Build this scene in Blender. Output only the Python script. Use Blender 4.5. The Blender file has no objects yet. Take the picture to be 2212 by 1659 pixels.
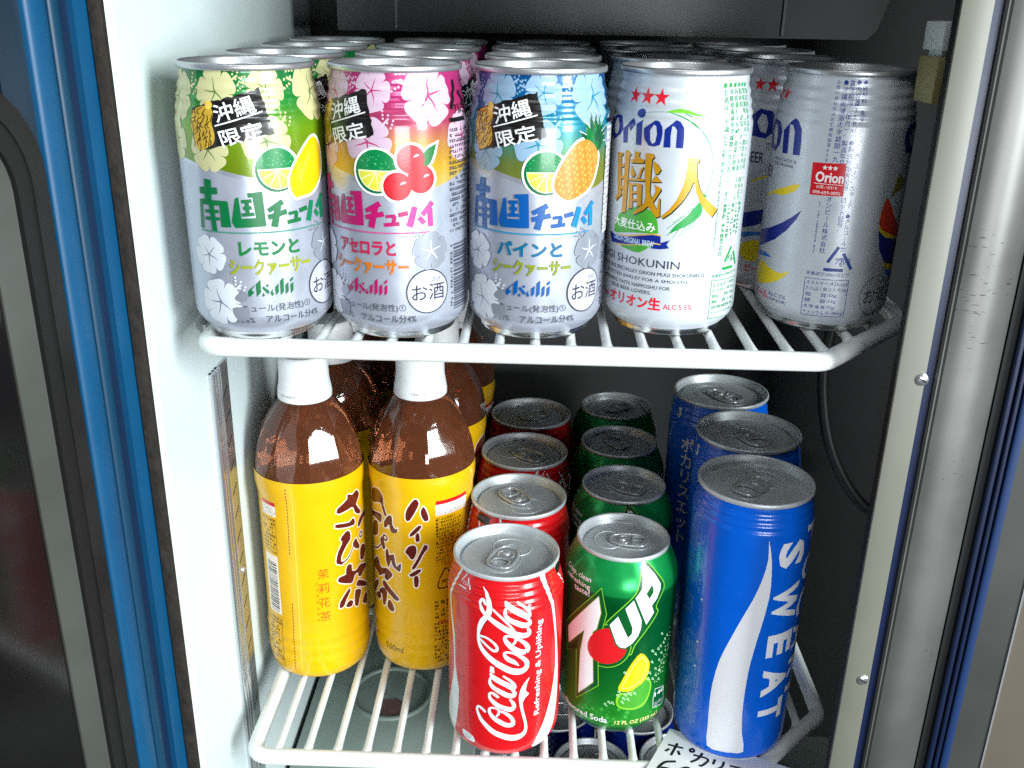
import bpy, bmesh, math, random
from mathutils import Vector, Matrix
from mathutils.geometry import tessellate_polygon

random.seed(7)
SC = bpy.context.scene
COL = SC.collection
MM = 0.001
PI = math.pi

# ------------------------------------------------------------------ camera
cam_d = bpy.data.cameras.new('camera')
cam_d.sensor_width = 36.0
cam_d.lens = 36.0 * 2062.98 / 2212.0
cam_d.clip_start = 0.01
cam_d.clip_end = 60
cam = bpy.data.objects.new('camera', cam_d)
COL.objects.link(cam)
def cam_matrix(pos, yaw, pitch, roll):
    f = Vector((-math.sin(yaw) * math.cos(pitch), math.cos(yaw) * math.cos(pitch), -math.sin(pitch)))
    r = Vector((math.cos(yaw), math.sin(yaw), 0))
    u = r.cross(f)
    c, s = math.cos(roll), math.sin(roll)
    r2, u2 = c * r + s * u, -s * r + c * u
    m = Matrix(((r2.x, u2.x, -f.x, pos[0]), (r2.y, u2.y, -f.y, pos[1]), (r2.z, u2.z, -f.z, pos[2]), (0, 0, 0, 1)))
    return m
cam.matrix_world = cam_matrix((11.2 * MM, -467.84 * MM, 401.55 * MM), 0.0210969, 0.3683441, 0.0186953)
SC.camera = cam

# ------------------------------------------------------------------ light and exposure
w = bpy.data.worlds.new('World')
SC.world = w
w.use_nodes = True
w.node_tree.nodes['Background'].inputs[0].default_value = (0.80, 0.90, 1.0, 1)
w.node_tree.nodes['Background'].inputs[1].default_value = 0.055

def area(name, az, el, dist, sx, sy, watts, col, target=(0, 0, 0.25)):
    d = bpy.data.lights.new(name, 'AREA')
    d.shape = 'RECTANGLE'; d.size = sx; d.size_y = sy
    d.energy = watts; d.color = col
    o = bpy.data.objects.new(name, d)
    COL.objects.link(o)
    a, e = math.radians(az), math.radians(el)
    t = Vector(target)
    p = t + dist * Vector((math.sin(a) * math.cos(e), -math.cos(a) * math.cos(e), math.sin(e)))
    o.location = p
    o.rotation_euler = (t - p).to_track_quat('-Z', 'Y').to_euler()
    return o
area('shop_window_light', 47, 13, 2.0, 0.55, 1.3, 82, (0.92, 0.99, 1.0))
area('front_fill', 15, -3, 2.0, 0.8, 0.35, 23, (0.93, 0.97, 1.0))  # low frontal fill, added to brighten the cans the window light misses
area('top_fill', -8, 50, 1.9, 0.9, 0.4, 9, (0.95, 0.98, 1.0))  # unseen fill from above, added to brighten the front lids
vs = SC.view_settings
vs.view_transform = 'Standard'; vs.look = 'None'; vs.exposure = 0.0; vs.gamma = 1.0
vs.use_curve_mapping = False
SC.display_settings.display_device = 'sRGB'
try:
    SC.cycles.max_bounces = 10
    SC.cycles.diffuse_bounces = 2
    SC.cycles.use_denoising = False
    SC.cycles.transmission_bounces = 8
    SC.cycles.caustics_reflective = True
    SC.cycles.caustics_refractive = False
    SC.cycles.sample_clamp_indirect = 4.0
except Exception:
    pass

# ------------------------------------------------------------------ materials
MATS = {}
def lin(c):
    """sRGB 0-255 triple to linear"""
    out = []
    for v in c:
        v = v / 255.0
        out.append(v / 12.92 if v <= 0.04045 else ((v + 0.055) / 1.055) ** 2.4)
    return tuple(out)
def mat(name, col, rough=0.4, metal=0.0, coat=0.0, spec=0.5, trans=0.0, ior=1.45, noise=None, bump=None, ramp=None, streak=False):
    """noise=(scale, amount): value mottling; bump=(scale, strength, distance); ramp=[(z mm, srgb)...] print colour along the height"""
    if name in MATS: return MATS[name]
    m = bpy.data.materials.new(name)
    m.use_nodes = True
    nt = m.node_tree
    b = nt.nodes['Principled BSDF']
    c = lin(col) if max(col) > 1.0 else col
    b.inputs['Base Color'].default_value = (*c, 1)
    b.inputs['Roughness'].default_value = rough
    b.inputs['Metallic'].default_value = metal
    b.inputs['Specular IOR Level'].default_value = spec
    b.inputs['Coat Weight'].default_value = coat
    b.inputs['Coat Roughness'].default_value = 0.08
    b.inputs['Transmission Weight'].default_value = trans
    b.inputs['IOR'].default_value = ior
    tc = nt.nodes.new('ShaderNodeTexCoord')
    src = None
    if ramp:
        sep = nt.nodes.new('ShaderNodeSeparateXYZ')
        nt.links.new(tc.outputs['Object'], sep.inputs[0])
        z0, z1 = ramp[0][0], ramp[-1][0]
        mr = nt.nodes.new('ShaderNodeMapRange')
        mr.inputs[1].default_value = z0 * MM; mr.inputs[2].default_value = z1 * MM
        nt.links.new(sep.outputs[2], mr.inputs[0])
        cr = nt.nodes.new('ShaderNodeValToRGB')
        els = cr.color_ramp.elements
        while len(els) < len(ramp): els.new(0.5)
        for e, (z, cc) in zip(els, ramp):
            e.position = (z - z0) / (z1 - z0); e.color = (*lin(cc), 1)
        nt.links.new(mr.outputs[0], cr.inputs[0])
        nt.links.new(cr.outputs[0], b.inputs['Base Color'])
        src = cr.outputs[0]
    if noise:
        n = nt.nodes.new('ShaderNodeTexNoise')
        n.inputs['Scale'].default_value = noise[0]; n.inputs['Detail'].default_value = 5
        nt.links.new(tc.outputs['Object'], n.inputs['Vector'])
        mr = nt.nodes.new('ShaderNodeMapRange')
        mr.inputs[1].default_value = 0.3; mr.inputs[2].default_value = 0.7
        mr.inputs[3].default_value = 1 - noise[1]; mr.inputs[4].default_value = 1 + noise[1] * 0.4
        nt.links.new(n.outputs[0], mr.inputs[0])
        mx = nt.nodes.new('ShaderNodeVectorMath'); mx.operation = 'SCALE'
        if src: nt.links.new(src, mx.inputs[0])
        else: mx.inputs[0].default_value = c
        nt.links.new(mr.outputs[0], mx.inputs['Scale'])
        nt.links.new(mx.outputs[0], b.inputs['Base Color'])
        mr2 = nt.nodes.new('ShaderNodeMapRange')
        mr2.inputs[3].default_value = max(0.02, rough - 0.08); mr2.inputs[4].default_value = min(1, rough + 0.1)
        nt.links.new(n.outputs[0], mr2.inputs[0])
        nt.links.new(mr2.outputs[0], b.inputs['Roughness'])
    if bump:
        n = nt.nodes.new('ShaderNodeTexNoise')
        n.inputs['Scale'].default_value = bump[0]; n.inputs['Detail'].default_value = 3
        nt.links.new(tc.outputs['Object'], n.inputs['Vector'])
        bp = nt.nodes.new('ShaderNodeBump')
        bp.inputs['Strength'].default_value = bump[1]; bp.inputs['Distance'].default_value = bump[2]
        nt.links.new(n.outputs[0], bp.inputs['Height'])
        nt.links.new(bp.outputs[0], b.inputs['Normal'])
    if streak:
        # little worn scratches: stretched, thresholded noise darkens the metal and roughens it
        mp = nt.nodes.new('ShaderNodeMapping'); mp.inputs['Scale'].default_value = (240, 240, 1500)
        nt.links.new(tc.outputs['Object'], mp.inputs[0])
        n1 = nt.nodes.new('ShaderNodeTexNoise'); n1.inputs['Scale'].default_value = 1.0; n1.inputs['Detail'].default_value = 1
        nt.links.new(mp.outputs[0], n1.inputs['Vector'])
        n2 = nt.nodes.new('ShaderNodeTexNoise'); n2.inputs['Scale'].default_value = 14; n2.inputs['Detail'].default_value = 2
        nt.links.new(tc.outputs['Object'], n2.inputs['Vector'])
        ad = nt.nodes.new('ShaderNodeMath'); ad.operation = 'ADD'
        nt.links.new(n1.outputs[0], ad.inputs[0]); nt.links.new(n2.outputs[0], ad.inputs[1])
        mr = nt.nodes.new('ShaderNodeMapRange'); mr.inputs[1].default_value = 1.27; mr.inputs[2].default_value = 1.33; mr.inputs[3].default_value = 1.0; mr.inputs[4].default_value = 0.35
        nt.links.new(ad.outputs[0], mr.inputs[0])
        sc = nt.nodes.new('ShaderNodeVectorMath'); sc.operation = 'SCALE'
        old = b.inputs['Base Color'].links[0].from_socket
        nt.links.new(old, sc.inputs[0]); nt.links.new(mr.outputs[0], sc.inputs['Scale'])
        nt.links.new(sc.outputs[0], b.inputs['Base Color'])
    MATS[name] = m
    return m
def ink(name, col, rough=0.32, metal=0.0, coat=0.35):
    """glossy lacquered print on a can"""
    return mat('ink_' + name, col, rough=rough, metal=metal, coat=coat)

# ------------------------------------------------------------------ object helpers
def empty(name, loc=(0, 0, 0), rz=0.0, label=None, cat=None, group=None, kind=None):
    o = bpy.data.objects.new(name, None)
    o.empty_display_size = 0.01
    COL.objects.link(o)
    o.location = [v * MM for v in loc]; o.rotation_euler = (0, 0, rz)
    tag(o, label, cat, group, kind)
    return o
def tag(o, label=None, cat=None, group=None, kind=None):
    if label: o['label'] = label
    if cat: o['category'] = cat
    if group: o['group'] = group
    if kind: o['kind'] = kind
    return o
def mesh_obj(name, verts, faces, mats, mi=None, parent=None, smooth=True, normals=None, loc=None):
    me = bpy.data.meshes.new(name)
    me.from_pydata([(v[0] * MM, v[1] * MM, v[2] * MM) for v in verts], [], faces)
    for m in (mats if isinstance(mats, (list, tuple)) else [mats]): me.materials.append(m)
    if mi: me.polygons.foreach_set('material_index', mi)
    if smooth: me.polygons.foreach_set('use_smooth', [True] * len(faces))
    me.update()
    if normals:
        me.normals_split_custom_set_from_vertices(normals)
    o = bpy.data.objects.new(name, me)
    COL.objects.link(o)
    if parent: o.parent = parent
    if loc: o.location = [v * MM for v in loc]
    return o
class MB:
    """collects shapes of one part into one mesh"""
    def __init__(s): s.v = []; s.f = []; s.mi = []
    def add(s, v, f, m=0):
        n = len(s.v); s.v += [tuple(p) for p in v]; s.f += [[i + n for i in q] for q in f]; s.mi += [m] * len(f)
        return s
    def box(s, a, b, m=0, bev=0.0):
        bm = bmesh.new()
        bmesh.ops.create_cube(bm, size=1)
        for v in bm.verts:
            v.co = Vector([(a[i] + b[i]) / 2 + v.co[i] * (b[i] - a[i]) for i in range(3)])
        if bev: bmesh.ops.bevel(bm, geom=bm.edges[:], offset=bev, segments=2, affect='EDGES', profile=0.5)
        return s.bm(bm, m)
    def bm(s, bm, m=0):
        bm.verts.index_update()
        s.add([v.co[:] for v in bm.verts], [[v.index for v in f.verts] for f in bm.faces], m)
        bm.free(); return s
    def tube(s, pts, r, n=12, closed=False, m=0, caps=True):
        """pts: list of 3-vectors; r: number or list of radii"""
        P = [Vector(p) for p in pts]; N = len(P)
        rr = r if isinstance(r, (list, tuple)) else [r] * N
        T = []
        for i in range(N):
            a = P[(i - 1) % N] if (closed or i > 0) else P[i]
            b = P[(i + 1) % N] if (closed or i < N - 1) else P[i]
            T.append((b - a).normalized())
        ref = Vector((0, 0, 1)) if abs(T[0].z) < 0.9 else Vector((0, 1, 0))
        V = []; X = (ref - ref.dot(T[0]) * T[0]).normalized()
        for i in range(N):
            X = (X - X.dot(T[i]) * T[i]).normalized(); Y = T[i].cross(X)
            for k in range(n):
                a = 2 * PI * k / n
                V.append(P[i] + rr[i] * (math.cos(a) * X + math.sin(a) * Y))
        F = []
        for i in range(N if closed else N - 1):
            j = (i + 1) % N
            for k in range(n):
                l = (k + 1) % n
                F.append([i * n + k, i * n + l, j * n + l, j * n + k])
        if caps and not closed:
            F.append(list(range(n))[::-1]); F.append([(N - 1) * n + k for k in range(n)])
        return s.add(V, F, m)
    def lathe(s, prof, n=64, m=0, mats=None, c=(0, 0)):
        """prof: [(r, z)] bottom to top, closed at the axis where r is 0"""
        V = []; idx = []
        for r, z in prof:
            if r < 1e-6:
                V.append((c[0], c[1], z)); idx.append([len(V) - 1] * n)
            else:
                idx.append(list(range(len(V), len(V) + n)))
                for k in range(n):
                    a = 2 * PI * k / n
                    V.append((c[0] + r * math.sin(a), c[1] - r * math.cos(a), z))
        base = len(s.v); s.v += V
        for i in range(len(prof) - 1):
            A, B = idx[i], idx[i + 1]
            mm = mats[i] if mats else m
            for k in range(n):
                l = (k + 1) % n
                q = [A[k], A[l], B[l], B[k]]
                u = []
                for x in q:
                    if x not in u: u.append(x)
                if len(u) > 2: s.f.append([x + base for x in u]); s.mi.append(mm)
        return s
    def prism(s, poly, p0, ex, ey, ez, m=0):
        """2D polygon extruded: p0 + x*ex + y*ey, thickness vector ez"""
        p0, ex, ey, ez = map(Vector, (p0, ex, ey, ez))
        n = len(poly)
        V = [p0 + x * ex + y * ey for x, y in poly]; V += [v + ez for v in V]
        tri = tessellate_polygon([[Vector((x, y, 0)) for x, y in poly]])
        F = [list(t) for t in tri] + [[i + n for i in t][::-1] for t in tri]
        F += [[i, (i + 1) % n, (i + 1) % n + n, i + n] for i in range(n)]
        return s.add(V, F, m)
    def build(s, name, mats, parent=None, smooth=False, angle=40, loc=None):
        o = mesh_obj(name, s.v, s.f, mats, s.mi, parent, smooth=True, loc=loc)
        me = o.data
        bm = bmesh.new(); bm.from_mesh(me)
        bmesh.ops.recalc_face_normals(bm, faces=bm.faces[:])
        ca = math.radians(angle if not smooth else 180)
        for e in bm.edges:
            if len(e.link_faces) == 2 and e.calc_face_angle(0) > ca: e.smooth = False
        bm.to_mesh(me); bm.free()
        return o
def copy_tree(o, parent=None):
    c = o.copy(); COL.objects.link(c)
    if parent: c.parent = parent
    for ch in list(o.children): copy_tree(ch, c)
    return c
def spline(pts, sub=5, closed=False):
    """Catmull-Rom through points of any dimension"""
    n = len(pts); out = []
    for i in range(n if closed else n - 1):
        g = lambda k: pts[k % n] if closed else pts[min(max(k, 0), n - 1)]
        p0, p1, p2, p3 = g(i - 1), g(i), g(i + 1), g(i + 2)
        for s in range(sub):
            t = s / sub; t2 = t * t; t3 = t2 * t
            out.append(tuple(0.5 * (2 * b + (c - a) * t + (2 * a - 5 * b + 4 * c - d) * t2 + (3 * b - a - 3 * c + d) * t3) for a, b, c, d in zip(p0, p1, p2, p3)))
    if not closed: out.append(tuple(pts[-1]))
    return out

# ------------------------------------------------------------------ printing on round bodies
_tc = bpy.data.curves.new('type_setter', 'FONT')
_to = bpy.data.objects.new('type_setter', _tc)
_glyph = {}
def glyphs(txt, bold):
    key = (txt, bold)
    if key not in _glyph:
        if _to.name not in COL.objects: COL.objects.link(_to)
        _tc.body = txt; _tc.size = 1.0; _tc.offset = bold; _tc.resolution_u = 2; _tc.align_x = 'LEFT'
        bpy.context.view_layer.update()
        ev = _to.evaluated_get(bpy.context.evaluated_depsgraph_get())
        me = ev.to_mesh()
        v = [(p.co.x, p.co.y) for p in me.vertices]; f = [list(p.vertices) for p in me.polygons]
        ev.to_mesh_clear()
        if not v: v = [(0, 0)]
        _glyph[key] = (v, f)
    return _glyph[key]
def grow(poly, d):
    """offset a closed outline outward by d"""
    n = len(poly)
    A = sum(poly[i][0] * poly[(i + 1) % n][1] - poly[(i + 1) % n][0] * poly[i][1] for i in range(n))
    sg = 1 if A > 0 else -1
    out = []
    for i in range(n):
        a, b, c = poly[i - 1], poly[i], poly[(i + 1) % n]
        e1 = Vector((b[0] - a[0], b[1] - a[1])); e2 = Vector((c[0] - b[0], c[1] - b[1]))
        if e1.length < 1e-6 or e2.length < 1e-6: out.append(b); continue
        n1 = Vector((e1.y, -e1.x)).normalized() * sg; n2 = Vector((e2.y, -e2.x)).normalized() * sg
        m = n1 + n2
        if m.length < 0.3: m = n1
        else: m = m * (1.0 / max(0.45, m.length ** 2 / 2))
        out.append((b[0] + m.x * d, b[1] + m.y * d))
    return out
class Print:
    def __init__(s, R, prof, n=120, pmats=None):
        s.R, s.prof, s.n, s.pm = R, prof, n, pmats or [0] * len(prof)
        s.mats = []; s.shapes = []; s.du = 0.0
    def _m(s, m):
        if m not in s.mats: s.mats.append(m)
        return s.mats.index(m)
    def tris(s, m, v, f):
        if f: s.shapes.append((s._m(m), [(x + s.du, y) for x, y in v], f))
    def poly(s, m, pts, smooth=0, out=0.0):
        if smooth: pts = spline(pts, smooth, True)
        if out: pts = grow(pts, out)
        f = [list(t) for t in tessellate_polygon([[Vector((x, y, 0)) for x, y in pts]])]
        s.tris(m, pts, f)
    def stroke(s, m, pts, sub=5, out=0.0):
        P = spline([tuple(p) for p in pts], sub)
        V = []; n = len(P)
        for i, (x, y, w) in enumerate(P):
            a, b = P[max(i - 1, 0)], P[min(i + 1, n - 1)]
            d = Vector((b[0] - a[0], b[1] - a[1]))
            d = d.normalized() if d.length > 1e-9 else Vector((1, 0))
            h = w / 2 + out
            V += [(x - d.y * h, y + d.x * h), (x + d.y * h, y - d.x * h)]
        s.tris(m, V, [[2 * i, 2 * i + 1, 2 * i + 3, 2 * i + 2] for i in range(n - 1)])
        for (x, y, w) in (P[0], P[-1]):
            if w / 2 + out > 0.12: s.ring(m, x, y, w / 2 + out, n=12)
    def ring(s, m, x, y, r, r0=0.0, n=28, ry=None, ry0=None):
        ry = ry or r; ry0 = ry0 if ry0 is not None else (r0 * ry / r)
        V = [(x + r * math.cos(2 * PI * k / n), y + ry * math.sin(2 * PI * k / n)) for k in range(n)]
        if r0 > 0:
            V += [(x + r0 * math.cos(2 * PI * k / n), y + ry0 * math.sin(2 * PI * k / n)) for k in range(n)]
            F = [[k, (k + 1) % n, (k + 1) % n + n, k + n] for k in range(n)]
        else: F = [list(range(n))]
        s.tris(m, V, F)
    def rect(s, m, x0, z0, x1, z1): s.tris(m, [(x0, z0), (x1, z0), (x1, z1), (x0, z1)], [[0, 1, 2, 3]])
    def text(s, m, txt, x, z, h=None, w=None, bold=0.0, rot=0.0, shear=0.0, size=None, vert=False, step=None):
        """fit into a box w x h (mm) with its lower left corner at x,z (before rot about that corner); vert: one glyph under another from x,z downward"""
        if vert:
            y = z
            V = []; F = []
            for ch in txt:
                if ch != ' ':
                    v, f = glyphs(ch, bold)
                    if ch in 'ー（）、。｜()－': v = [(q[1] + 0.15, 0.75 - q[0]) for q in v]
                    n0 = len(V)
                    cx = 0.42 if ord(ch) > 255 else sum(q[0] for q in v) / len(v)
                    V += [(x + (q[0] - cx) * size, y + (q[1] - 0.8) * size) for q in v]
                    F += [[i + n0 for i in q] for q in f]
                y -= step if step else size
            s.tris(m, V, F); return
        v, f = glyphs(txt, bold)
        xs = [q[0] for q in v]; ys = [q[1] for q in v]
        x0, x1, y0, y1 = min(xs), max(xs), min(ys), max(ys)
        if size: kx = ky = size; x0 = y0 = 0
        else:
            ky = h / max(1e-6, y1 - y0); kx = (w / max(1e-6, x1 - x0)) if w else ky
        c, sn = math.cos(rot), math.sin(rot)
        V = []
        for q in v:
            px, py = (q[0] - x0) * kx, (q[1] - y0) * ky
            px += shear * py
            V.append((x + c * px - sn * py, z + sn * px + c * py))
        s.tris(m, V, f)
    def star(s, m, x, z, r, k=0.42, rot=0.0):
        s.poly(m, [(x + (r if i % 2 == 0 else r * k) * math.sin(i * PI / 5 + rot), z + (r if i % 2 == 0 else r * k) * math.cos(i * PI / 5 + rot)) for i in range(10)])
    def hibiscus(s, m, line, x, z, r, rot=0.0, pistil=None):
        for k in range(5):
            a = rot + k * 2 * PI / 5
            q = []
            for t, rr, wd in ((0, .08, .06), (1, .45, .33), (2, .78, .50), (3, .98, .34), (4, 1.0, .0)):
                q.append((rr, wd))
            L = [(rr, wd) for rr, wd in q] + [(rr, -wd) for rr, wd in q[-2::-1]]
            s.poly(m, [(x + r * (rr * math.cos(a) - wd * math.sin(a)), z + r * (rr * math.sin(a) + wd * math.cos(a))) for rr, wd in L], smooth=3)
        if line:
            for k in range(5):
                a = rot + k * 2 * PI / 5
                s.stroke(line, [(x + r * t * math.cos(a + b), z + r * t * math.sin(a + b), wd * r) for t, b, wd in ((.05, 0, .07), (.35, .08, .05), (.6, .02, .015))], sub=3)
        if pistil is not None:
            a = pistil
            s.stroke(m, [(x + r * t * math.cos(a), z + r * t * math.sin(a), .09 * r) for t in (.1, .7, 1.25)], sub=3)
            for i in range(9):
                b = a + (i - 4) * .07; t = 1.15 + .12 * (i % 3)
                s.ring(m, x + r * t * math.cos(b), z + r * t * math.sin(b), .05 * r, n=8)
    def micro(s, m, x, z, w, h, rows, vert=False, fill=0.6):
        """unreadable small print: rows of little irregular marks"""
        V = []; F = []
        L = h if vert else w; W = (w if vert else h) / rows
        for r in range(rows):
            t = 0.0
            end = L * (1 - random.random() * 0.25)
            while t < end:
                l = W * random.uniform(.3, .8)
                if random.random() < .85:
                    for b0, b1 in ((.0, .22), (.36, .56)):
                        if random.random() < .3: continue
                        a0, a1 = t + random.uniform(0, .2) * l, t + l
                        c0, c1 = (r + b0 + .1) * W, (r + b1 + .1) * W
                        q = [(x + c0, z + h - a0), (x + c1, z + h - a0), (x + c1, z + h - a1), (x + c0, z + h - a1)] if vert else [(x + a0, z + c0), (x + a1, z + c0), (x + a1, z + c1), (x + a0, z + c1)]
                        n0 = len(V); V += q; F.append([n0, n0 + 1, n0 + 2, n0 + 3])
                    a0 = t + l * random.uniform(.2, .7); a1 = a0 + W * .14
                    q = [(x + (r + .1) * W, z + h - a0), (x + (r + .7) * W, z + h - a0), (x + (r + .7) * W, z + h - a1), (x + (r + .1) * W, z + h - a1)] if vert else [(x + a0, z + (r + .1) * W), (x + a1, z + (r + .1) * W), (x + a1, z + (r + .7) * W), (x + a0, z + (r + .7) * W)]
                    n0 = len(V); V += q; F.append([n0, n0 + 1, n0 + 2, n0 + 3])
                t += l + W * .18
        s.tris(m, V, F)
    # -- surface
    def _rn(s, z):
        p = s.prof
        if z <= p[0][1]: return p[0][0], s.pn[0]
        for i in range(len(p) - 1):
            if p[i][1] <= z <= p[i + 1][1] and p[i + 1][1] > p[i][1]:
                t = (z - p[i][1]) / (p[i + 1][1] - p[i][1])
                a, b = s.pn[i], s.pn[i + 1]
                q = (a[0] + (b[0] - a[0]) * t, a[1] + (b[1] - a[1]) * t); l = math.hypot(*q)
                return p[i][0] + (p[i + 1][0] - p[i][0]) * t, (q[0] / l, q[1] / l)
        return p[-1][0], s.pn[-1]
    def build(s, name, base_mats, parent):
        n = s.n; p = s.prof
        s.pn = []
        for i in range(len(p)):
            a, b = p[max(i - 1, 0)], p[min(i + 1, len(p) - 1)]
            d = Vector((b[0] - a[0], b[1] - a[1])).normalized()
            s.pn.append((d.y, -d.x))
        V = []; N = []; F = []; MI = []
        sn = [(math.sin(2 * PI * k / n), -math.cos(2 * PI * k / n)) for k in range(n)]
        for i, (r, z) in enumerate(p):
            for k in range(n):
                V.append((r * sn[k][0], r * sn[k][1], z)); N.append((s.pn[i][0] * sn[k][0], s.pn[i][0] * sn[k][1], s.pn[i][1]))
        for i in range(len(p) - 1):
            for k in range(n):
                l = (k + 1) % n
                F.append([i * n + k, i * n + l, (i + 1) * n + l, (i + 1) * n + k]); MI.append(s.pm[i])
        nb = len(base_mats)
        if s.shapes:
            bm = bmesh.new(); mi = []
            lay = bm.faces.layers.int.new('mi')
            for j, (m, v, f) in enumerate(s.shapes):
                off = 0.012 + 0.0009 * j
                bv = [bm.verts.new((x, z, off)) for x, z in v]
                for q in f:
                    try:
                        fc = bm.faces.new([bv[i] for i in q]); fc[lay] = m
                    except ValueError: pass
            for zc, no in ((p[-1][1] - 0.7, (0, 1, 0)), (p[3][1], (0, -1, 0))):
                bmesh.ops.bisect_plane(bm, geom=bm.verts[:] + bm.edges[:] + bm.faces[:], dist=1e-6, plane_co=(0, zc, 0), plane_no=no, clear_outer=True)
            us = [v.co.x for v in bm.verts]; zs = [v.co.y for v in bm.verts]
            du = 2 * PI * s.R / n
            for k in range(math.ceil(min(us) / du), math.floor(max(us) / du) + 1):
                bmesh.ops.bisect_plane(bm, geom=bm.verts[:] + bm.edges[:] + bm.faces[:], dist=1e-6, plane_co=(k * du, 0, 0), plane_no=(1, 0, 0))
            for i in range(1, len(p) - 1):
                z = p[i][1]
                if min(zs) < z < max(zs):
                    bmesh.ops.bisect_plane(bm, geom=bm.verts[:] + bm.edges[:] + bm.faces[:], dist=1e-6, plane_co=(0, z, 0), plane_no=(0, 1, 0))
            bm.verts.index_update()
            b0 = len(V)
            for v in bm.verts:
                u, z, off = v.co
                r, nn = s._rn(z); r += off
                t = u / du; k = math.floor(t + 1e-9); t -= k
                a, b = sn[k % n], sn[(k + 1) % n]
                x, y = a[0] + (b[0] - a[0]) * t, a[1] + (b[1] - a[1]) * t
                V.append((x * r, y * r, z)); th = u / s.R
                N.append((nn[0] * math.sin(th), -nn[0] * math.cos(th), nn[1]))
            for f in bm.faces:
                q = [v.index + b0 for v in f.verts]
                A, B, Cc = (Vector(V[i]) for i in q[:3])
                if (B - A).cross(Cc - A).dot(Vector(N[q[0]])) < 0: q = q[::-1]
                F.append(q); MI.append(nb + f[lay])
            bm.free()
        return mesh_obj(name, V, F, list(base_mats) + s.mats, MI, parent, normals=N)

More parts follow.
